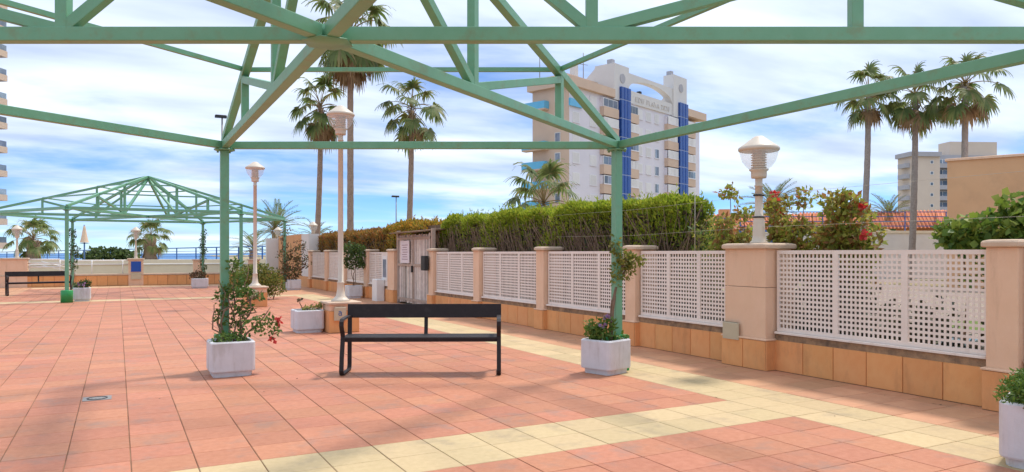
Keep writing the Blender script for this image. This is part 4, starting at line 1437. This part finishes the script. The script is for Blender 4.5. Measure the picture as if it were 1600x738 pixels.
# lettering
cu = bpy.data.curves.new('lettering', 'FONT')
cu.body = 'EDIF PLAYA 2020'
cu.size = 1.2
cu.space_character = 1.25
cu.extrude = .04
cu.align_x = 'CENTER'
tmp = bpy.data.objects.new('lettering_tmp', cu)
COL.objects.link(tmp)
bpy.context.view_layer.update()
lm = bpy.data.meshes.new_from_object(tmp)
bpy.data.objects.remove(tmp)
lm.materials.clear()
lm.materials.append(M['letter'])
link('lettering', lm, ab, (20.3, -.35, ZT + .45), (R(90), 0, 0))
# blue strips in storey-high pieces
for u0, u1, z0 in ((9.75, 12.45, 26.9), (28.55, 31.5, 27.4)):
    z = z0
    k = 0
    while z > 3:
        zl = max(2.4, z - FH + .16) if k else 25.05
        p = MB().box(u0, u1, -.95, 0, zl, z).build('blue_panel', 'bblue', ab)
        for q in (1 / 3, 2 / 3):
            c = u0 + (u1 - u0) * q
            MB().box(c - .05, c + .05, -1.0, -.951, zl, z).build('rib', 'bluesign', p)
        MB().box(u0, u1, -.9, 0, zl - .16, zl).build('joint', 'bluejoint', ab)
        z = zl - .16
        k += 1


def window(parent, u0, u1, z0, z1, y=0.0, nmul=1, mat='shutter', fm='white'):
    w = MB().box(u0 - .1, u1 + .1, y - .06, y, z0 - .1, z1 + .1).build('window', fm, parent)
    n_ = nmul
    for k in range(n_):
        a = u0 + (u1 - u0) * k / n_ + .04
        b = u0 + (u1 - u0) * (k + 1) / n_ - .04
        MB().box(a, b, y - .075, y - .061, z0, z1).build('pane', mat, w)
    MB().box(u0 - .15, u1 + .15, y - .14, y - .0615, z0 - .18, z0 - .101).build('sill', 'lilac', w)


rw_ = random.Random(5)
for k in range(8):
    z0 = ZT - FH * (k + 1)
    if z0 < 1:
        break
    for c, hw in ((-.9, .75), (3.4, .75), (16.75, .6), (19.4, .75)):
        if not (k == 0 and c < 0):
            window(ab, c - hw, c + hw, z0 + .9, z0 + 2.25, 0, 1, 'shutter')
    window(ab, 21.5, 22.7, z0 + .9, z0 + 2.3, 0, 2, rw_.choice(['pane', 'shutter']))
    window(ab, 35.2, 36.1, z0 + .9, z0 + 2.1, 0, 1, 'pane')
    for b0, b1 in ((5.2, 9.3), (12.5, 15.2), (24.7, 28.3), (31.8, 34.7)):
        y = -.75
        MB().box(b0, b1, y, 0, z0 - .25, z0 + 1.15).build('spandrel', 'btan', ab)
        MB().box(b0, b1, y + .25, 0, z0 + 1.15, z0 + FH - .45).build('bay_back', 'lilac', ab)
        mode = rw_.random()
        if mode < .7:
            window(ab, b0 + .12, b1 - .12, z0 + 1.25, z0 + 2.35, y + .06, 4 if b1 - b0 > 3 else 3, rw_.choice(['shutter', 'shutter', 'pane']))
        else:
            window(ab, b0 + .12, b1 - .12, z0 + 1.25, z0 + 2.35, y + .2, 3, rw_.choice(['pane', 'shutter']), 'shutter')
    # side balconies with blue glass
    if k % 2 == 0 or k > 2:
        sl = MB().box(UL - 1.1, UL - .031, 3.6, DP + 1.2, z0 - .1, z0 + .1).build('balcony_slab', 'btan', ab)
        MB().box(UL - 1.12, UL - 1.06, 3.6, DP + 1.2, z0 + .1, z0 + 1.15).build('balcony_glass', 'cyan', sl)
        MB().box(UL - 1.05, UL - .04, 3.56, 3.6, z0 + .1, z0 + 1.15).build('balcony_glass', 'cyan', sl)
    window_side = MB().box(UL - .08, UL - .031, 1.5, 2.5, z0 + .9, z0 + 2.3).build('window', 'shutter', ab)
    MB().box(UL - .09, UL - .081, 1.6, 2.4, z0 + 1.0, z0 + 2.2).build('pane', 'pane', window_side)
MB().box(UL - .2, .4, -.35, -.061, ZT - FH + .1, ZT - FH + 1.15).build('balcony_glass', 'cyan', ab)
an = thing('antenna', 'thin roof antenna at the left corner of the arched apartment block', 'antenna', (54.4, 92.8, 26.2))
MB().tube([(0, 0, 0), (0, 0, 4.2)], .06, 6).build('mast', 'steel', an)
an = thing('antenna', 'roof antenna with cross bars near the left tower of the apartment block', 'antenna', (62.5, 93.5, 28.0))
MB().tube([(0, 0, 0), (0, 0, 4.0)], .06, 6).build('mast', 'steel', an)
for z in (2.2, 3.0):
    MB().bar((-.8, 0, z), (.8, 0, z), .06, .06).build('cross_bar', 'steel', an)

# ------------------------------------------------------------------ left tower with balconies
lt = thing('apartment_tower', 'pale balcony tower entering at the left edge', 'building', (-12.0, 109.5, 0), R(58))
# local -x goes away to the left, front looks to -y
MB().box(-26, -1.6, 1.6, 16, -1, 50).build('wall', 'whiter', lt)
for k in range(15):
    z = 2.0 + 2.95 * k
    s = MB().box(-26, 0, 0, 1.6, z, z + .75).build('balcony', 'cap', lt)
    for q in range(5):
        a = -26 + q * 5.2
        MB().box(a + .1, a + 5.1, .06, .1, z + .751, z + 1.45).build('balcony_glass', 'pane', s)
    MB().box(-.1, -.06, .1, 1.6, z + .751, z + 1.45).build('balcony_glass', 'pane', s)
    for q in range(5):
        a = -26 + q * 4.8
        w = MB().box(a + .4, a + 4.0, 1.5, 1.6, z + .76, z + 2.7).build('window', 'white', lt)
        MB().box(a + .5, a + 3.9, 1.47, 1.499, z + .85, z + 2.6).build('pane', 'pane', w)

# ------------------------------------------------------------------ right beige tower
rt = thing('apartment_tower', 'distant beige tower with grey balconies behind the right palms', 'building', (186.0, 122.0, 0), R(-24))
MB().box(0, 8, 0, 6, -1, 27.2).build('wall', 'bbeige', rt)
MB().box(8, 27, 2.5, 8, -1, 28.0).build('wall', 'bgrey', rt)
MB().box(-.8, 8, -.8, 6, 27.2, 28.4).build('roof_slab', 'bgrey', rt)
MB().box(13, 26.5, 3.2, 8, 28.0, 31.8).build('penthouse', 'bbeige', rt)
for k in range(9):
    z = 24.5 - 2.9 * k
    if z < 0:
        break
    MB().box(-1.3, -.001, .5, 4, z - .2, z + .95).build('balcony', 'bgrey', rt)
    w = MB().box(5.2, 6.2, -.06, 0, z + .8, z + 1.7).build('window', 'white', rt)
    MB().box(5.35, 6.05, -.08, -.061, z + .9, z + 1.6).build('pane', 'pane', w)
    MB().box(8.01, 15, 0, 2.49, z - .2, z + .95).build('balcony', 'bgrey', rt)
    w = MB().box(8.4, 14.6, 2.43, 2.499, z + .96, z + 2.4).build('window', 'white', rt)
    for q in range(3):
        MB().box(8.5 + q * 2, 10.3 + q * 2, 2.4, 2.429, z + 1.0, z + 2.3).build('pane', 'pane', w)
MB().box(16, 19, 2.43, 2.499, 25.5, 27.2).build('window', 'white', rt)

# ------------------------------------------------------------------ tan building at the right edge
tb = thing('tan_building', 'plain tan rendered building at the right edge', 'building', (29.84, 18.03, 0), R(-68))
MB().box(0, 16, 0, 8, -.05, 5.2).build('wall', 'tanwall', tb)
MB().cbox(-.08, 16.1, -.08, 8.1, 5.2, 5.3, .02).build('coping', 'stucco', tb)

# ------------------------------------------------------------------ terracotta roofed houses, blue railings, cream wall


def house(label, x, y, rz, w, d, h, rh):
    t = thing('roofed_house', label, 'house', (x, y, 0), rz, 'low houses with terracotta roofs')
    MB().box(0, w, 0, d, -.05, h).build('wall', 'orange', t)
    o_ = .5
    r = MB().add([(-o_, -o_, h), (w + o_, -o_, h), (w + o_, d / 2, h + rh), (-o_, d / 2, h + rh), (-o_, d + o_, h), (w + o_, d + o_, h)],
                 [(0, 1, 2, 3), (3, 2, 5, 4), (0, 3, 4), (1, 5, 2), (0, 4, 5, 1)]).build('roof', 'roof', t)
    rid = MB()
    kk = int((w + 1) / .26)
    sl = (d / 2 + o_)
    for k in range(kk):
        u_ = -o_ + (k + .5) * (w + 2 * o_) / kk
        rid.tube([(u_, -o_ - .02, h + .03), (u_, d / 2, h + rh + .03)], .07, 6)
    rr = rid.build('tile_rows', 'roof', r)
    rr['kind'] = 'stuff'
    MB().box(w * .3, w * .3 + .9, d * .35, d * .35 + .9, h, h + rh + .45).build('chimney', 'orange', r)
    for k in range(int(w // 3)):
        wn = MB().box(k * 3 + .9, k * 3 + 2.1, -.05, 0, 1.2, 2.4).build('window', 'white', t)
        MB().box(k * 3 + 1.0, k * 3 + 2.0, -.07, -.051, 1.3, 2.3).build('pane', 'pane', wn)
    return t


house('terracotta roofed house left of the wall lantern', 43.0, 49.5, R(-35), 13, 7, 3.5, 1.45)
house('terracotta roofed house between the wall lantern and the palm trunk', 50.0, 42.0, R(-50), 10, 6, 3.4, 1.5)
house('terracotta roofed house between the two right palm trunks', 52.0, 31.5, R(-55), 14, 6, 3.4, 1.2)


def blue_fence(label, p, q, z0, h, nrail, npost):
    p, q = Vector(p), Vector(q)
    t = thing('blue_railing', label, 'railing')
    for k in range(npost):
        c = p.lerp(q, k / (npost - 1))
        MB().bar((c.x, c.y, z0), (c.x, c.y, z0 + h), .045, .045, (1, 0, 0)).build('railing_post', 'blue', t)
    for k in range(nrail):
        z = z0 + h * (k + 1) / nrail
        MB().bar((p.x, p.y, z), (q.x, q.y, z), .045, .045).build('rail', 'blue', t)


cw = thing('cream_wall', 'cream rendered garden wall beyond the flowering shrubs', 'wall')
a, b = Vector((30.6, 30.1)), Vector((46.8, 21.4))
MB().bar((a.x, a.y, 1.28), (b.x, b.y, 1.28), .3, 2.56).build('wall_body', 'whiter', cw)
MB().bar((a.x, a.y, 2.63), (b.x, b.y, 2.63), .45, .14).build('coping', 'cream', cw)
blue_fence('blue railing along the top of the cream garden wall', (30.6, 30.1), (46.8, 21.4), 2.7, 1.05, 4, 9)
blue_fence('blue pool railing left of the wall lantern', (12.0, 11.8), (17.0, 12.4), 1.0, .95, 4, 4)
blue_fence('blue railing half hidden by the flowering shrubs', (25.0, 33.2), (30.0, 30.5), 2.5, .9, 4, 4)
# pool garden behind the wall
M['stone'] = surf('terrace_stone', (0.34, 0.27, 0.21), (0.26, 0.21, 0.165), 1.2, 0.9, 0.1, 0.3, 20, coords='World', stain=(0.2, 0.17, 0.12), stain_scale=0.7, stain_amt=0.6)
struct('terrace', MB().add([(7.6, -8, .004), (30, -8, .004), (30, 20, .004), (7.6, 20, .004)], [(0, 1, 2, 3)]), 'stone')
struct('lawn', MB().add([(13.6, 0, .012), (20, 0, .012), (20, 9.2, .012), (13.6, 9.2, .012)], [(0, 1, 2, 3)]), 'grass')
struct('pool', MB().add([(9.3, 1.0, .016), (12.9, 1.0, .016), (12.9, 10.0, .016), (9.3, 10.0, .016)], [(0, 1, 2, 3)]), 'water')

# bed planting behind the nearest panels, darkened for the shade there, and tile litter
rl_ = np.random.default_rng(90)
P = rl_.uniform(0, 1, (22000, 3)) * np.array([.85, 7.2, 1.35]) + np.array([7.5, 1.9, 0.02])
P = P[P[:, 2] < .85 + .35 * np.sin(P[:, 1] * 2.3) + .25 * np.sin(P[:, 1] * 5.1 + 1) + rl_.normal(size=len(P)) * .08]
o = link('ground_cover', leaf_mesh('ground_cover', P, .11, 'shadeleaf', rl_, .6))
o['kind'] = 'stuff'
o['label'] = 'low planting behind the perforated panels, its leaves darkened as shade'
o['category'] = 'plants'
n = 90
P = np.zeros((n, 3))
P[:, 0] = np.concatenate([rl_.uniform(-4, 6.8, n // 2), rl_.uniform(6.3, 7.05, n - n // 2)])
P[:, 1] = rl_.uniform(4, 20, n)
P[:, 2] = .006
lit = leaf_mesh('leaf_litter', P, .035, 'vinered', rl_, .5)
co = np.empty(len(lit.vertices) * 3)
lit.vertices.foreach_get('co', co)
co = co.reshape(-1, 3)
co[:, 2] = .004 + np.abs(co[:, 2] - .006) * .25
lit.vertices.foreach_set('co', co.reshape(-1))
o = link('leaf_litter', lit)
o['kind'] = 'stuff'
o['label'] = 'scattered small dry leaves on the plaza tiles'
o['category'] = 'leaves'
